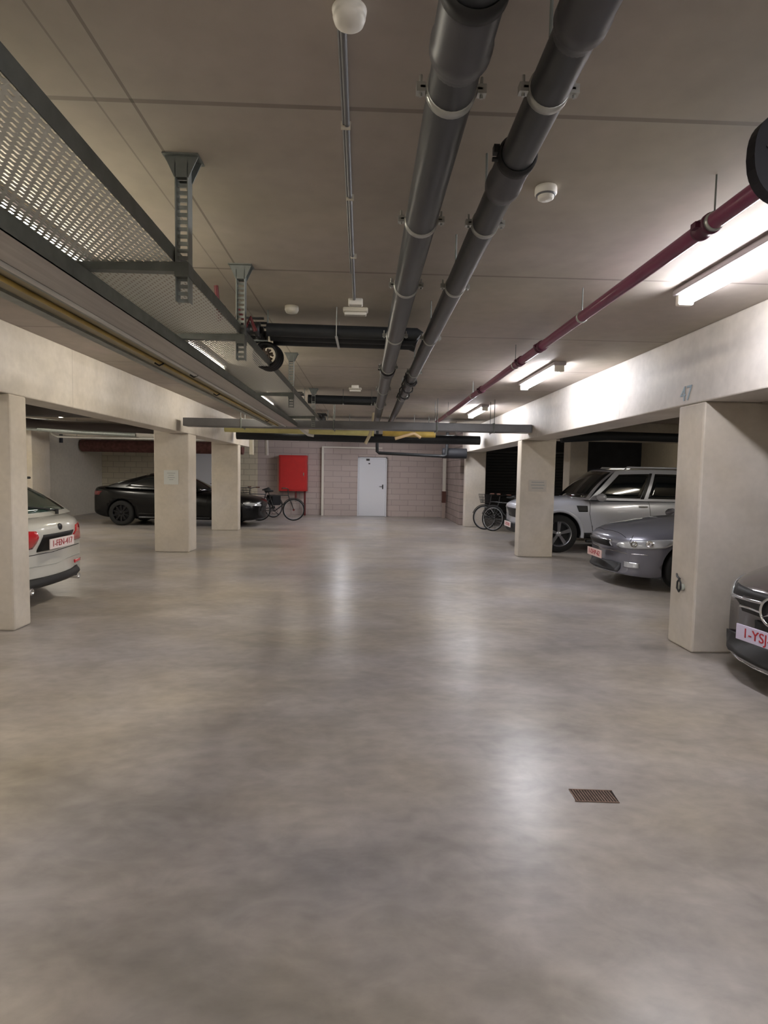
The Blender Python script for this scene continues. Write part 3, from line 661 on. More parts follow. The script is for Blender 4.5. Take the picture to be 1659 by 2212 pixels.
class Car:
    """local frame: nose at x=0, tail at x=L, y across, z up"""
    def __init__(s, name, loc, rz, st, gh, wheels, paint, label, cat='car', bow=(.28, .22), flare=.0, rim=None, spokes=5, glass=None):
        s.r = root(name, loc, rz, label, cat); s.L = st[-1][0]; s.paint = paint; s.glass = glass or GLASS
        W = max(q[1] for q in st); s.W = W
        stations = catmull(st, 5)
        P = []
        for (x, w_, zb, zs, zt) in stations:
            half = [(0, zb), (w_ * .80, zb), (w_ * .95, zb + .05 * (zs - zb)), (w_ * .99, zb + .28 * (zs - zb)), (w_, zb + .62 * (zs - zb)), (w_ * .975, zb + .86 * (zs - zb)),
                    (w_ * .925, zs), (w_ * .80, zs + .55 * (zt - zs)), (w_ * .45, zs + .9 * (zt - zs)), (0, zt)]
            half = catmull(half, 3)
            full = [(y, z) for y, z in half] + [(-y, z) for y, z in half[::-1][1:-1]]
            ring = []
            for (y, z) in full:
                fx = 0
                if x < .8: fx += bow[0] * (abs(y) / W) ** 2.4 * (1 - x / .8)
                if x > s.L - .8: fx -= bow[1] * (abs(y) / W) ** 2.4 * (1 - (s.L - x) / .8)
                ring.append(Vector((x + fx, y, z)))
            P.append(ring)
        n = len(P[0]); mb = MB()
        vs = [q for r_ in P for q in r_]; fs = []
        for i in range(len(P) - 1):
            for k in range(n):
                k2 = (k + 1) % n; fs.append((i * n + k, i * n + k2, (i + 1) * n + k2, (i + 1) * n + k))
        for ri in (0, len(P) - 1):
            c = sum(P[ri], Vector()) / n; vs.append(c); ci = len(vs) - 1
            for k in range(n): fs.append((ri * n + k, ri * n + (k + 1) % n, ci))
        mb.add(vs, fs, True)
        body = mb.build('body', [paint, WELL], s.r, world=False)
        # wheel arches cut out of the body
        xs, rad, hw = wheels['x'], wheels['r'], wheels.get('w', .22)
        for x in xs:
            for sy in (-1, 1):
                c = MB().cyl((x, sy * (W - .34), rad), (x, sy * (W + .2), rad), rad + .055, 40).build('cut', WELL, None)
                c.data.materials.clear(); c.data.materials.append(paint); c.data.materials.append(WELL)
                for p in c.data.polygons: p.material_index = 1
                md = body.modifiers.new('b', 'BOOLEAN'); md.object = c; md.operation = 'DIFFERENCE'; md.solver = 'EXACT'
                c.location = (0, 0, 0); c.parent = s.r
        bpy.context.view_layer.update()
        dg = bpy.context.evaluated_depsgraph_get()
        me = bpy.data.meshes.new_from_object(body.evaluated_get(dg)); body.modifiers.clear(); body.data = me
        for o in [o for o in bpy.data.objects if o.name.startswith('cut')]: bpy.data.objects.remove(o)
        s.body = body
        # greenhouse
        s.gh = gh; wb, wt = gh['wb'], gh['wt']
        (xbf, zbf), (xtf, ztf), (xtr, ztr), (xbr, zbr) = gh['p']; cf, cr = gh.get('cf', .25), gh.get('cr', .15); crown = gh.get('crown', .05); arc = gh.get('arc', .04)
        def top(a):      # side top edge
            x = xtf + cf * .45 + (xtr - cr * .6 - xtf - cf * .45) * a
            return Vector((x, wt, ztf + (ztr - ztf) * a + arc * 4 * a * (1 - a) - crown * .6))
        def bot(a):
            x = xbf + cf + (xbr - cr - xbf - cf) * a
            return Vector((x, wb, zbf + (zbr - zbf) * a))
        def side(a, t, sg=1):
            q = bot(a).lerp(top(a), t); q.y += .035 * math.sin(PI * t); q.y *= sg; return q
        def front(a, t):   # a in -1..1
            B = Vector((xbf + cf * a * a, wb * a, zbf + 0)); T = Vector((xtf + cf * .45 * a * a, wt * a, ztf - crown * .6 * a * a))
            q = B.lerp(T, t); q.x -= .03 * math.sin(PI * t); q.z += .02 * math.sin(PI * t); return q
        def rear(a, t):
            B = Vector((xbr - cr * a * a, wb * a, zbr)); T = Vector((xtr - cr * .6 * a * a, wt * a, ztr - crown * .6 * a * a))
            q = B.lerp(T, t); q.x += .05 * math.sin(PI * t); return q
        def roof(a, b):
            e = top(b); xf = xtf + cf * .45 * a * a; xr_ = xtr - cr * .6 * a * a
            x = xf + (xr_ - xf) * b
            z = ztf + (ztr - ztf) * b + arc * 4 * b * (1 - b) - crown * .6 * a * a
            return Vector((x, wt * a, z + .02 * (1 - a * a)))
        s.fn = dict(side=side, front=front, rear=rear, roof=roof)
        R = lambda n_: [i / n_ for i in range(n_ + 1)]
        mb = MB()
        mb.grid([[front(-1 + 2 * a, t) for t in R(8)] for a in R(16)]); mb.grid([[rear(-1 + 2 * a, t) for t in R(8)] for a in R(16)])
        for sg in (-1, 1): mb.grid([[side(a, t, sg) for t in R(8)] for a in R(20)])
        mb.grid([[roof(-1 + 2 * a, b) for b in R(20)] for a in R(12)])
        s.cab = mb.build('cabin', paint, s.r, world=False)
        s.bvh = BVHTree.FromPolygons([v.co.copy() for v in me.vertices] + [v.co.copy() for v in s.cab.data.vertices],
                                     [list(p.vertices) for p in me.polygons] + [[i + len(me.vertices) for i in p.vertices] for p in s.cab.data.polygons])
        # wheels
        rim = rim or RIM
        for x in xs:
            for sy in (-1, 1):
                yo = sy * (W - .02 + wheels.get('out', 0)); c = Vector((x, yo, rad)); ax = Vector((0, -sy, 0))
                wh = MB().lathe(c, ax, [(rad * .66, 0.0), (rad * .8, -.005), (rad * .93, .0), (rad * .985, .03), (rad, .06), (rad, hw - .04), (rad * .95, hw), (rad * .66, hw)], 40).build('wheel', TYRE, s.r, world=False)
                m = MB().lathe(c, ax, [(rad * .67, .004), (rad * .64, .012), (rad * .62, .05), (rad * .60, .12), (0, .13)], 40)
                m.cur = 0
                for k in range(spokes):
                    a = 2 * PI * k / spokes + .3
                    for da in ((-.09, .09) if spokes <= 6 else (0,)):
                        d = Vector((math.cos(a + da), 0, math.sin(a + da))); e = Vector((-d.z, 0, d.x))
                        p0 = c + ax * .03 + d * rad * .06; p1 = c + ax * .014 + d * rad * .63; wq = rad * (.075 if spokes > 6 else .055)
                        vs = [p0 - e * wq, p0 + e * wq, p1 + e * wq * .8, p1 - e * wq * .8]
                        m.add(vs + [v + ax * .04 for v in vs], [(0, 1, 2, 3), (4, 5, 6, 7), (0, 1, 5, 4), (1, 2, 6, 5), (2, 3, 7, 6), (3, 0, 4, 7)])
                m.lathe(c, ax, [(0, .018), (rad * .12, .02), (rad * .15, .04)], 20)
                rm = m.build('rim', rim, wh, world=False)
                # dark disc behind the spokes
                MB().lathe(c, ax, [(0, .07), (rad * .58, .07)], 28).build('brake_disc', mat('brake_dark_steel', (30, 30, 32), .6, .4), wh, world=False)
    def skin(s, name, corners, d, m, off=.006, nu=8, nv=6, th=.01, parent=None, label=None, round_=0):
        """a panel lying on the body: bilinear corners (3D), cast along d"""
        d = Vector(d).normalized(); A, B, C_, D = [Vector(c) for c in corners]; rows = []
        for i in range(nu + 1):
            u = i / nu; row = []
            for j in range(nv + 1):
                v = j / nv
                uu, vv = u, v
                if round_:
                    a_, b_ = 2 * u - 1, 2 * v - 1
                    k = math.sqrt(max(0, 1 - round_ * b_ * b_ / 2)); k2 = math.sqrt(max(0, 1 - round_ * a_ * a_ / 2))
                    uu = (a_ * k + 1) / 2; vv = (b_ * k2 + 1) / 2
                q = A.lerp(B, uu).lerp(D.lerp(C_, uu), vv)
                hit, nrm, _, _ = s.bvh.ray_cast(q - d * 2.5, d)
                if hit is None: hit = q; nrm = -d
                if nrm.dot(d) > 0: nrm = -nrm
                row.append(hit + nrm * off)
            rows.append(row)
        o = MB().grid(rows).build(name, m, parent or s.r, world=False, clean=False)
        md = o.modifiers.new('t', 'SOLIDIFY'); md.thickness = th; md.offset = 0
        if label: o['label'] = label
        return o
    def patch(s, name, which, a0, a1, t0, t1, m, sg=1, off=.006, n=10, slant=(0, 0), parent=None):
        f = s.fn[which]; rows = []
        for i in range(n + 1):
            row = []
            for j in range(7):
                t = t0 + (t1 - t0) * j / 6; u = i / n
                a = (a0 + slant[0] * (j / 6)) * (1 - u) + (a1 + slant[1] * (j / 6)) * u
                g = (lambda aa, tt: f(aa, tt, sg)) if which == 'side' else f
                q = g(a, t); e = 1e-3
                n_ = (g(a + e, t) - q).cross(g(a, t + e) - q).normalized()
                ctr = Vector(((s.gh['p'][1][0] + s.gh['p'][2][0]) / 2, 0, .8))
                if n_.dot(q - ctr) < 0: n_ = -n_
                row.append(q + n_ * off)
            rows.append(row)
        o = MB().grid(rows).build(name, m, parent or s.r, world=False, clean=False)
        md = o.modifiers.new('t', 'SOLIDIFY'); md.thickness = .006; md.offset = 0
        return o
    def line(s, pts, d, name='panel_gap', m=None, r=.004, off=.001, parent=None):
        d = Vector(d).normalized(); out = []
        for a, b in zip(pts, pts[1:]):
            for k in range(8):
                q = Vector(a).lerp(Vector(b), k / 8); hit, nrm, _, _ = s.bvh.ray_cast(q - d * 2.5, d)
                out.append(hit + d * -off if hit else q)
        q = Vector(pts[-1]); hit, nrm, _, _ = s.bvh.ray_cast(q - d * 2.5, d); out.append(hit + d * -off if hit else q)
        return MB().tube(out, r, 6).build(name, m or SEAM, parent or s.r, world=False)
    def plate(s, x, y, z, front, txt, tilt=0, m=PLATE, tm=PLATER, w_=.52, h=.115):
        sg = -1 if front else 1
        xx = x
        p = MB().box(-.006, .006, -w_ / 2, w_ / 2, -h / 2, h / 2, .003)
        mt = Matrix.Translation((xx, y, z)) @ Matrix.Rotation(tilt, 4, 'Z')
        p.v = [mt @ v for v in p.v]
        o = p.build('license_plate', m, s.r, world=False)
        tmx = mt @ Matrix.Translation((sg * .007, 0, 0)) @ Matrix.Rotation(sg * PI / 2, 4, 'Z') @ Matrix.Rotation(PI / 2, 4, 'X')
        text_obj('plate_text', txt, .10, tm, o, tmx)
        return o
    def mirror(s, x, y, z, m=None, sg=1, sc=1):
        mb = MB().lathe((x, sg * (y + .10), z), (-1, 0, 0), [(0, -.05 * sc), (.06 * sc, -.045 * sc), (.085 * sc, 0), (.075 * sc, .06 * sc), (.04 * sc, .10 * sc), (0, .115 * sc)], 16)
        for i in range(len(mb.v)): mb.v[i] = Vector((mb.v[i].x, sg * (y + .10) + (mb.v[i].y - sg * (y + .10)) * 1.2, z + (mb.v[i].z - z) * .85))
        mb.cyl((x, sg * (y - .04), z - .05), (x, sg * (y + .08), z - .02), .022, 8)
        return mb.build('side_mirror', m or s.paint, s.r, world=False)
    def handle(s, x, z, sg, m=None, w_=.2):
        hit, nrm, _, _ = s.bvh.ray_cast(Vector((x, sg * 3, z)), Vector((0, -sg, 0)))
        y = hit.y if hit else sg * s.W
        mb = MB().tube([(x - w_ / 2, y, z), (x - w_ / 2 + .02, y + sg * .03, z), (x + w_ / 2 - .02, y + sg * .03, z), (x + w_ / 2, y, z)], .013, 8)
        return mb.build('door_handle', m or s.paint, s.r, world=False)

SILVER = mat('silver_car_paint', (190, 193, 204), .34, .2, coat=.8)
SILGREY = mat('grey_car_paint', (112, 113, 124), .32, .35, coat=.8)
BLACKP = mat('black_car_paint', (8, 8, 10), .25, coat=.1, spec=.25)
WHITEC = mat('pearl_white_car_paint', (204, 204, 198), .3, .15, coat=.8)
BROWNB = mat('brown_black_car_paint', (52, 44, 46), .2, .3, coat=1)

# --- silver off-roader (right, behind the second column); nose towards the aisle
X0 = 3.10
SUV = Car('off_road_car', (X0, 12.42, 0), 0,
    [(0, .74, .42, .82, .90), (.06, .84, .34, .88, .97), (.3, .91, .30, .96, 1.05), (.9, .93, .30, 1.0, 1.11), (1.5, .935, .30, 1.03, 1.12), (2.4, .935, .30, 1.05, 1.10), (3.6, .935, .30, 1.07, 1.12), (4.3, .92, .34, 1.08, 1.12), (4.58, .88, .38, 1.06, 1.09), (4.62, .80, .48, 1.0, 1.04)],
    dict(p=[(1.15, 1.08), (1.88, 1.70), (4.15, 1.68), (4.5, 1.06)], wb=.90, wt=.70, cf=.22, cr=.12, crown=.05, arc=.05),
    dict(x=(.80, 3.55), r=.385, w=.25), SILVER, 'silver off-road car parked nose-out behind the concrete column with the grey notice', bow=(.22, .12), spokes=5)
c = SUV
c.patch('windshield', 'front', -.9, .9, .06, .93, GLASS)
for sg in (-1, 1):
    c.patch('side_window', 'side', .035, .345, .08, .86, GLASS, sg, slant=(.03, .0))
    c.patch('side_window', 'side', .40, .68, .08, .86, GLASS, sg)
    c.patch('side_window', 'side', .74, .965, .08, .86, GLASS, sg, slant=(0, -.01))
    c.patch('pillar_trim', 'side', .348, .372, .06, .88, TRIM, sg)
    c.handle(2.5, .96, sg, CHROME, .17); c.handle(3.3, .97, sg, CHROME, .17)
    c.mirror(1.62, .9, 1.14, SILVER, sg, 1.1)
    c.line([(1.48, sg, .45), (1.40, sg, .8), (1.42, sg, 1.06)], (0, -sg, 0)); c.line([(2.62, sg, .42), (2.64, sg, .8), (2.62, sg, 1.07)], (0, -sg, 0)); c.line([(3.3, sg, .8), (3.45, sg, 1.07)], (0, -sg, 0))
    c.skin('side_vent', [(1.18, sg, .84), (1.36, sg, .84), (1.36, sg, .96), (1.14, sg, .96)], (0, -sg, 0), TRIM)
    c.skin('sill_trim', [(1.32, sg, .31), (3.15, sg, .31), (3.15, sg, .42), (1.30, sg, .42)], (0, -sg, 0), TRIM, off=.012, nu=14)
    m = MB().ring((.80, sg * .925, .385), (0, 1, 0), .47, .035, 26, 10, -.15, PI + .15)
    m.build('fender_flare', SILVER, c.r, world=False); MB().ring((3.55, sg * .925, .385), (0, 1, 0), .47, .035, 26, 10, -.15, PI + .15).build('fender_flare', SILVER, c.r, world=False)
    MB().tube([(2.2, sg * .64, 1.70), (2.25, sg * .64, 1.755), (4.0, sg * .64, 1.75), (4.06, sg * .64, 1.70)], .018, 10).build('roof_rail', SILVER, c.r, world=False)
    c.skin('headlight', [(0, sg * .48, .70), (0, sg * .84, .72), (0, sg * .86, .88), (0, sg * .48, .85)], (1, 0, 0), LAMPG, nu=8)
c.patch('rear_window', 'rear', -.85, .85, .1, .9, GLASS)
c.skin('grille', [(0, -.42, .66), (0, .42, .66), (0, .42, .86), (0, -.42, .86)], (1, 0, 0), TRIM)
c.skin('bumper_trim', [(0, -.80, .36), (0, .80, .36), (0, .80, .55), (0, -.80, .55)], (1, 0, 0), TRIM, nu=14)
c.plate(-.03, 0, .50, True, '1-KTR-05')
m = MB().box(1.35, 3.1, -.95, -.85, .22, .28, .02).box(1.35, 3.1, .85, .95, .22, .28, .02); m.build('side_step', TRIM, c.r, world=False)

# --- grey saloon (right, behind the wide column), nose towards the aisle
SED = Car('grey_car', (3.44, 8.45, 0), .0,
    [(0, .64, .22, .56, .64), (.05, .76, .19, .64, .73), (.25, .86, .18, .72, .83), (.7, .90, .18, .78, .91), (1.3, .91, .19, .88, .99), (2.2, .91, .20, .92, .98), (3.3, .91, .20, .94, 1.0), (4.1, .88, .22, .94, 1.02), (4.5, .80, .28, .88, .96), (4.55, .72, .34, .82, .9)],
    dict(p=[(1.25, .95), (2.05, 1.42), (3.2, 1.42), (4.0, .98)], wb=.84, wt=.60, cf=.28, cr=.2, crown=.05, arc=.03),
    dict(x=(.92, 3.6), r=.325), SILGREY, 'grey saloon car with its shiny headlamp showing beside the wide column', bow=(.42, .3), spokes=7)
c = SED
c.patch('windshield', 'front', -.9, .9, .05, .95, GLASS); c.patch('rear_window', 'rear', -.85, .85, .1, .9, GLASS)
for sg in (-1, 1):
    c.patch('side_window', 'side', .06, .48, .08, .86, GLASS, sg); c.patch('side_window', 'side', .52, .93, .08, .86, GLASS, sg)
    c.skin('headlight', [(.02, sg * .50, .555), (.62, sg * .88, .60), (.74, sg * .88, .735), (.05, sg * .52, .645)], (1, -sg * .85, 0), LAMPG, nu=12, round_=.5)
    for t_ in (.38, .66):
        q = Vector((.03, sg * .52, .60)).lerp(Vector((.66, sg * .87, .67)), t_); d_ = Vector((1, -sg * .85, 0)).normalized()
        h_, n_, _, _ = c.bvh.ray_cast(q - d_ * 2, d_)
        if h_: MB().lathe(h_ + n_ * .012, n_, [(.046, -.004), (.048, .004), (.040, .006), (.02, -.004), (0, .004)], 20).build('headlight_reflector', CHROME, c.r, world=False)
    c.skin('fog_lamp', [(.1, sg * .58, .30), (.3, sg * .74, .31), (.3, sg * .74, .38), (.1, sg * .58, .38)], (1, -sg * .5, 0), LAMPG)
    c.mirror(1.62, .84, .98, SILGREY, sg)
    c.line([(1.25, sg, .3), (1.22, sg, .86)], (0, -sg, 0)); c.line([(2.35, sg, .3), (2.35, sg, .9)], (0, -sg, 0)); c.handle(2.2, .8, sg)
c.skin('grille', [(0, -.34, .56), (0, .34, .56), (0, .38, .66), (0, -.38, .66)], (1, 0, 0), CHROME, off=.004)
c.skin('grille_mesh', [(0, -.31, .57), (0, .31, .57), (0, .35, .65), (0, -.35, .65)], (1, 0, 0), TRIM, off=.012)
c.skin('lower_grille', [(0, -.5, .22), (0, .5, .22), (0, .46, .34), (0, -.46, .34)], (1, 0, 0), TRIM, nu=12)
c.line([(.04, -.8, .50), (0, 0, .49), (.04, .8, .50)], (1, 0, 0), 'chrome_strip', CHROME, .007)
c.line([(.20, -.72, .76), (.10, 0, .80), (.20, .72, .76)], (0, 0, -1), 'hood_gap')
c.plate(-.035, 0, .43, True, '1-DHP-62', m=mat('plate_pinkish', (216, 186, 180), .5))

# --- dark car with the star emblem, cut by the right edge of the photo
DK = Car('dark_car', (2.85, 3.86, 0), .17,
    [(0, .66, .20, .60, .68), (.05, .80, .16, .66, .755), (.25, .87, .15, .73, .83), (.7, .90, .16, .80, .90), (1.4, .91, .18, .88, .99), (2.4, .91, .18, .95, 1.02), (3.6, .91, .20, .98, 1.04), (4.2, .86, .24, .96, 1.04), (4.35, .76, .34, .88, .96)],
    dict(p=[(1.2, 1.0), (1.95, 1.44), (3.6, 1.44), (4.2, 1.02)], wb=.84, wt=.62, cf=.28, cr=.16, crown=.05, arc=.04),
    dict(x=(.88, 3.5), r=.33), BROWNB, 'dark brown-black car with a star emblem grille, cut off by the right edge', bow=(.5, .25), spokes=5)
c = DK
c.patch('windshield', 'front', -.9, .9, .05, .95, GLASS); c.patch('rear_window', 'rear', -.85, .85, .1, .9, GLASS)
for sg in (-1, 1):
    c.patch('side_window', 'side', .06, .48, .08, .86, GLASS, sg); c.patch('side_window', 'side', .52, .93, .08, .86, GLASS, sg)
    c.skin('headlight', [(.06, sg * .56, .60), (.4, sg * .87, .66), (.45, sg * .87, .76), (.08, sg * .56, .70)], (1, -sg * .5, 0), LAMPG, nu=10, round_=.4)
    c.mirror(1.6, .84, 1.0, BROWNB, sg)
c.skin('grille', [(0, -.50, .52), (0, .50, .52), (0, .54, .73), (0, -.54, .73)], (1, 0, 0), TRIM, nu=14, off=.004)
for zz in (.58, .665):
    m = c.line([(0, -.50, zz - .02), (0, -.16, zz), (0, .16, zz), (0, .50, zz - .02)], (1, 0, 0), 'grille_bar', CHROME, .014, off=.012)
star = MB().ring((-.035, 0, .625), (1, 0, 0), .098, .011, 32, 8)
for k in range(3):
    a = PI / 2 + k * 2 * PI / 3; y, z = math.cos(a), math.sin(a); e = (-z * .016, y * .016)
    star.add([(-.037, e[0], .625 + e[1]), (-.037, -e[0], .625 - e[1]), (-.037, y * .095, .625 + z * .095), (-.052, 0, .625)], [(0, 2, 3), (1, 3, 2), (0, 1, 2), (0, 3, 1)])
star.build('star_emblem', CHROME, c.r, world=False)
MB().lathe((-.02, 0, .625), (-1, 0, 0), [(0, .006), (.09, .004), (.098, 0)], 28).build('emblem_dish', TRIM, c.r, world=False)
c.skin('lower_grille', [(0, -.72, .20), (0, .72, .20), (0, .66, .33), (0, -.66, .33)], (1, 0, 0), TRIM, nu=16, off=.012)
c.line([(.05, -.8, .175), (0, 0, .165), (.05, .8, .175)], (1, 0, 0), 'chrome_strip', CHROME, .008)
c.plate(-.025, .05, .42, True, '1-YSJ-416', m=mat('plate_lilac', (206, 198, 224), .5), tm=PLATER, tilt=0)
c.skin('plate_mount', [(0, -.29, .36), (0, .36, .36), (0, .36, .48), (0, -.29, .48)], (1, 0, 0), TRIM, off=.008)

# --- white hatchback, left, tail towards the aisle
LW = 4.35
BM = Car('white_car', (-3.50 - LW, 6.72, 0), .0,
    [(0, .66, .24, .60, .70), (.05, .8, .2, .68, .8), (.4, .88, .2, .8, .93), (1.2, .90, .2, .90, 1.02), (2.4, .90, .2, .94, 1.0), (3.5, .90, .2, .96, 1.0), (4.0, .89, .21, .96, .99), (4.25, .86, .22, .90, .96), (4.33, .80, .24, .80, .90), (4.35, .74, .27, .70, .80)],
    dict(p=[(1.2, .98), (1.95, 1.43), (3.55, 1.40), (4.18, .98)], wb=.84, wt=.62, cf=.28, cr=.14, crown=.05, arc=.03),
    dict(x=(.85, 3.5), r=.32), WHITEC, 'pearl white hatchback parked tail-out behind the near left column', bow=(.3, .24), spokes=7, glass=GREENGLASS)
c = BM
c.patch('windshield', 'front', -.9, .9, .05, .95, GLASS); c.patch('rear_window', 'rear', -.86, .86, .10, .93, GREENGLASS)
for sg in (-1, 1):
    c.patch('side_window', 'side', .06, .40, .08, .86, GREENGLASS, sg); c.patch('side_window', 'side', .43, .70, .08, .86, GREENGLASS, sg); c.patch('side_window', 'side', .73, .93, .12, .84, GREENGLASS, sg)
    c.skin('tail_light', [(4.35, sg * .37, .65), (4.35, sg * .86, .65), (4.35, sg * .88, .86), (4.35, sg * .40, .86)], (-1, 0, 0), LAMPR, nu=12, round_=.35)
    c.skin('reflector', [(4.3, sg * .55, .36), (4.3, sg * .78, .37), (4.3, sg * .78, .40), (4.3, sg * .55, .40)], (-1, 0, 0), LAMPR)
    c.mirror(1.6, .84, 1.0, WHITEC, sg)
    m = MB().lathe((4.26, sg * .5, .21), (1, 0, 0), [(.03, -.1), (.038, .04), (.03, .045), (.028, -.05)], 16); m.build('exhaust_pipe', CHROME, c.r, world=False)
MB().box(3.50, 3.72, -.55, .55, 1.395, 1.425, .012).build('roof_spoiler', TRIM, c.r, world=False)
c.skin('plate_recess', [(4.35, -.30, .61), (4.35, .30, .61), (4.35, .32, .80), (4.35, -.32, .80)], (-1, 0, 0), TRIM, off=.004)
c.plate(4.365, 0, .69, False, '1-FEN-417')
MB().lathe((4.335, 0, .865), (1, 0, 0), [(0, .02), (.035, .018), (.04, 0)], 20).build('emblem', STEEL, c.r, world=False)
c.line([(4.3, -.8, .585), (4.36, 0, .575), (4.3, .8, .585)], (-1, 0, 0)); c.line([(4.3, -.8, .46), (4.36, 0, .44), (4.3, .8, .46)], (-1, 0, 0), 'bumper_crease', mat('white_crease', (170, 170, 166), .5), .006)
c.skin('lower_bumper', [(4.3, -.62, .235), (4.3, .62, .235), (4.3, .60, .33), (4.3, -.60, .33)], (-1, 0, 0), TRIM, nu=16)
MB().tube([(4.16, .25, 1.03), (4.12, .1, 1.06), (4.08, -.15, 1.09)], .011, 6).cyl((4.18, .25, .99), (4.18, .25, 1.05), .02, 8).build('rear_wiper', TRIM, c.r, world=False)

# --- black coupe, left at the back, seen side-on with its tail to the left wall
BK = Car('black_coupe', (-2.86, 16.75, 0), PI,
    [(0, .62, .25, .55, .62), (.06, .76, .2, .62, .72), (.35, .86, .17, .72, .83), (1.0, .90, .17, .80, .93), (1.7, .91, .18, .88, .98), (2.8, .91, .18, .93, .98), (3.8, .92, .19, .97, 1.02), (4.35, .88, .23, 1.0, 1.05), (4.62, .82, .3, .98, 1.04), (4.70, .74, .38, .8, .95)],
    dict(p=[(1.45, .95), (2.25, 1.38), (3.25, 1.40), (4.45, 1.04)], wb=.84, wt=.58, cf=.3, cr=.25, crown=.05, arc=.045),
    dict(x=(.93, 3.78), r=.34), BLACKP, 'black sloping-roof coupe parked side-on behind the two left columns', bow=(.34, .25), rim=RIMD, spokes=10)
c = BK
c.patch('windshield', 'front', -.9, .9, .05, .95, GLASS); c.patch('rear_window', 'rear', -.82, .82, .1, .93, GLASS)
for sg in (-1, 1):
    c.patch('side_window', 'side', .05, .44, .10, .86, GLASS, sg); c.patch('side_window', 'side', .47, .82, .10, .84, GLASS, sg, slant=(0, .03))
    c.line([(1.5, sg, .3), (1.46, sg, .88)], (0, -sg, 0)); c.line([(2.75, sg, .3), (2.8, sg, .93)], (0, -sg, 0))
    c.handle(2.55, .84, sg, BLACKP); c.mirror(1.85, .84, 1.0, BLACKP, sg)
    c.skin('tail_light', [(4.6, sg * .40, .82), (4.6, sg * .84, .82), (4.6, sg * .84, .93), (4.6, sg * .40, .93)], (-1, 0, 0), mat('dark_red_lens', (96, 14, 20), .2, coat=1), nu=10)
    c.skin('headlight', [(.05, sg * .5, .56), (.45, sg * .86, .60), (.5, sg * .86, .68), (.05, sg * .52, .64)], (1, -sg * .7, 0), LAMPG, nu=10, round_=.4)
    c.line([(1.4, sg, .24), (3.3, sg, .24)], (0, -sg, 0), 'chrome_strip', mat('dull_chrome', (120, 122, 126), .3, .9), .008)
    c.line([(1.3, sg, .30), (3.3, sg, .34)], (0, -sg, 0), 'door_crease', BLACKP, .008)
c.skin('grille', [(0, -.4, .42), (0, .4, .42), (0, .4, .58), (0, -.4, .58)], (1, 0, 0), TRIM)
c.plate(4.715, 0, .72, False, '1-BLA-308')

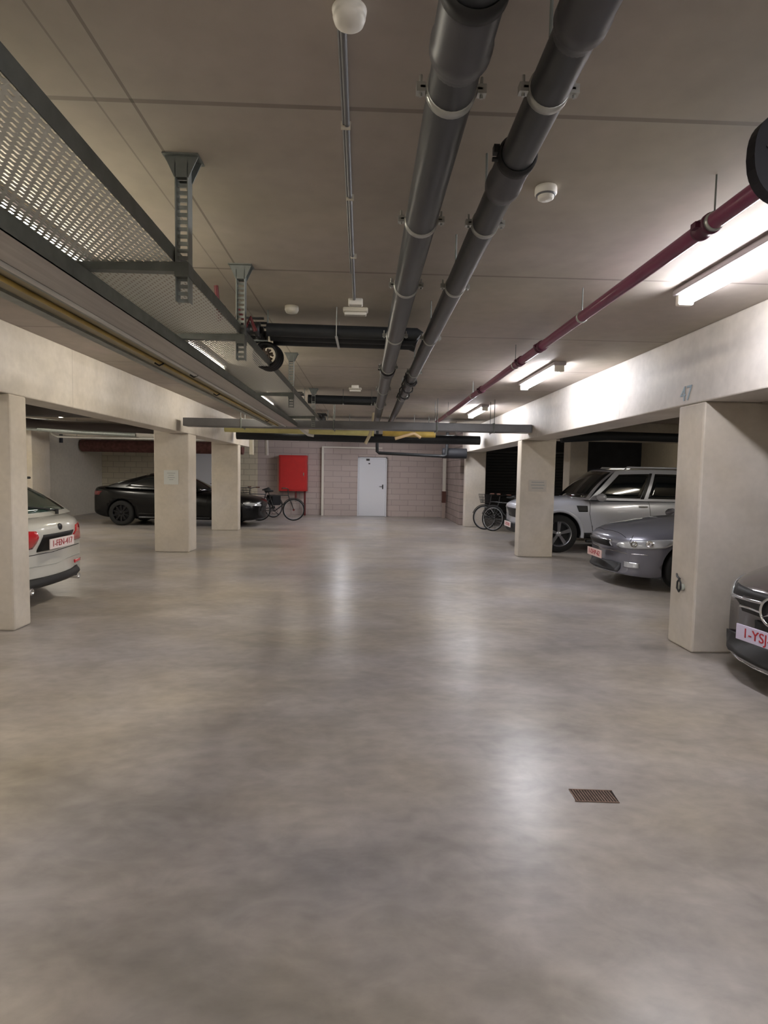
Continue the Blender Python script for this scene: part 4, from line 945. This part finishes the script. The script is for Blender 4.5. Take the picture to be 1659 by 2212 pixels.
# ------------------------------------------------------------------ bicycles
def bicycle(loc, rz, label, frame, rubber=TYRE, R=.345, tilt=0, basket=False, hubm=None, bag=False):
    """local: front wheel at +x"""
    rt = root('bicycle', loc, rz, label, 'bicycle'); rt.rotation_euler = (tilt, 0, rz)
    wb = 1.05; hm = hubm or STEEL
    for x, nm in ((wb / 2, 'front'), (-wb / 2, 'rear')):
        wh = MB().ring((x, 0, R), (0, 1, 0), R - .018, .019, 40, 8).build('wheel', rubber, rt, world=False)
        MB().ring((x, 0, R), (0, 1, 0), R - .045, .010, 40, 6).build('rim', RIM, wh, world=False)
        m = MB()
        for k in range(18):
            a = 2 * PI * k / 18; m.tube([(x + .015 * math.cos(a + 1), (.02 if k % 2 else -.02), R + .015 * math.sin(a + 1)), (x + (R - .05) * math.cos(a), 0, R + (R - .05) * math.sin(a))], .0022, 4)
        m.build('spokes', RIM, wh, world=False)
        MB().cyl((x, -.05, R), (x, .05, R), .035, 14).build('hub', hm, wh, world=False)
        m = MB().ring((x, 0, R), (0, 1, 0), R + .02, .012, 20, 6, .3, 2.6 if x > 0 else 3.0); m.build('mudguard', STEEL, rt, world=False)
    bb = (-.07, 0, .30); st = (-.22, 0, .78); hd = (.36, 0, .80); hb = (.40, 0, .66)
    m = MB().tube([bb, st], .016, 8).tube([st, hd], .016, 8).tube([bb, hb], .018, 8).tube([hd, hb], .018, 8)
    for sy in (-.045, .045): m.tube([(-wb / 2, sy, R), (bb[0], sy * .6, bb[2])], .010, 6).tube([(-wb / 2, sy, R), (st[0] + .02, sy * .5, st[2] - .06)], .009, 6)
    m.build('frame', frame, rt, world=False)
    m = MB()
    for sy in (-.05, .05): m.tube([(wb / 2, sy, R), (.43, sy, .62)], .012, 6)
    m.tube([(.42, -.05, .62), (.42, .05, .62)], .012, 6); m.build('fork', frame, rt, world=False)
    MB().tube([(.37, 0, .76), (.34, 0, .98)], .014, 8).tube([(.20, -.28, 1.02), (.30, -.25, 1.02), (.36, -.08, .99), (.36, .08, .99), (.30, .25, 1.02), (.20, .28, 1.02)], .012, 8).build('handlebar', STEEL, rt, world=False)
    for sy in (-1, 1): MB().cyl((.16, sy * .285, 1.02), (.28, sy * .255, 1.02), .018, 8).build('grip', mat('brown_grip', (88, 50, 38), .7), rt, world=False)
    sd = MB().tube([(-.38, 0, .93), (-.33, 0, .945), (-.24, 0, .935), (-.10, 0, .93)], .04, 12, radii=[.05, .075, .05, .018]); sd.cyl((-.22, 0, .76), (-.26, 0, .92), .013, 8); sd.build('saddle', RUBBER, rt, world=False)
    cr = MB().ring((-.07, .05, .30), (0, 1, 0), .09, .006, 24, 6).tube([(-.07, .07, .30), (.05, .07, .20)], .01, 6).tube([(-.07, -.07, .30), (-.19, -.07, .40)], .01, 6).box(.0, .10, .07, .15, .19, .21).box(-.24, -.14, -.15, -.07, .39, .41)
    cr.build('crankset', STEEL, rt, world=False)
    MB().tube([(-.07, .05, .39), (-wb / 2, .05, R + .04)], .004, 4).tube([(-.07, .05, .21), (-wb / 2, .05, R - .04)], .004, 4).build('chain', STEEL, rt, world=False)
    MB().box(-.72, -.32, -.07, .07, .745, .755).cyl((-.6, .06, .75), (-wb / 2, .05, R), .006, 6).cyl((-.6, -.06, .75), (-wb / 2, -.05, R), .006, 6).build('rear_rack', STEEL, rt, world=False)
    if basket:
        m = MB()
        for z in (.76, .84, .92, 1.0):
            h = .13 + (z - .76) * .2; m.tube([(.48 + h, -h, z), (.48 + h, h, z), (.48 - .09, h, z), (.48 - .09, -h, z)], .006, 6, closed=True)
        for k in range(7):
            t = -1 + k / 3; m.tube([(.61, t * .13, .76), (.66, t * .18, 1.0)], .004, 4); m.tube([(.39 + .11 * (t + 1), .13, .76), (.39 + .135 * (t + 1), .18, 1.0)], .004, 4); m.tube([(.39 + .11 * (t + 1), -.13, .76), (.39 + .135 * (t + 1), -.18, 1.0)], .004, 4)
        m.build('basket', STEEL, rt, world=False)
    if bag:
        for sy in (-1, 1): MB().box(-.70, -.36, min(sy * .08, sy * .2), max(sy * .08, sy * .2), .42, .76, .04).build('pannier_bag', mat('black_canvas', (22, 22, 26), .85, var=.2), rt, world=False)
    return rt
DGREEN = mat('dark_frame_paint', (26, 28, 32), .4, coat=.4)
bicycle((-2.80, 18.2, 0), .18, 'bicycle with reddish hub and pale rim standing in front of the red cabinet', DGREEN, hubm=mat('reddish_hub', (120, 52, 48), .5))
bicycle((-3.5, 19.1, 0), -2.45, 'dark bicycle with a front basket half hidden by the nose of the black coupe', DGREEN, basket=True, bag=True)
bicycle((3.88, 15.5, 0), PI - .75, 'black bicycle turned outward, nearer one of the pair right of the far column', DGREEN, tilt=.06)
bicycle((3.80, 16.0, 0), PI - .55, 'black bicycle with a front basket, farther one of the pair right of the far column', DGREEN, tilt=.04, basket=True)
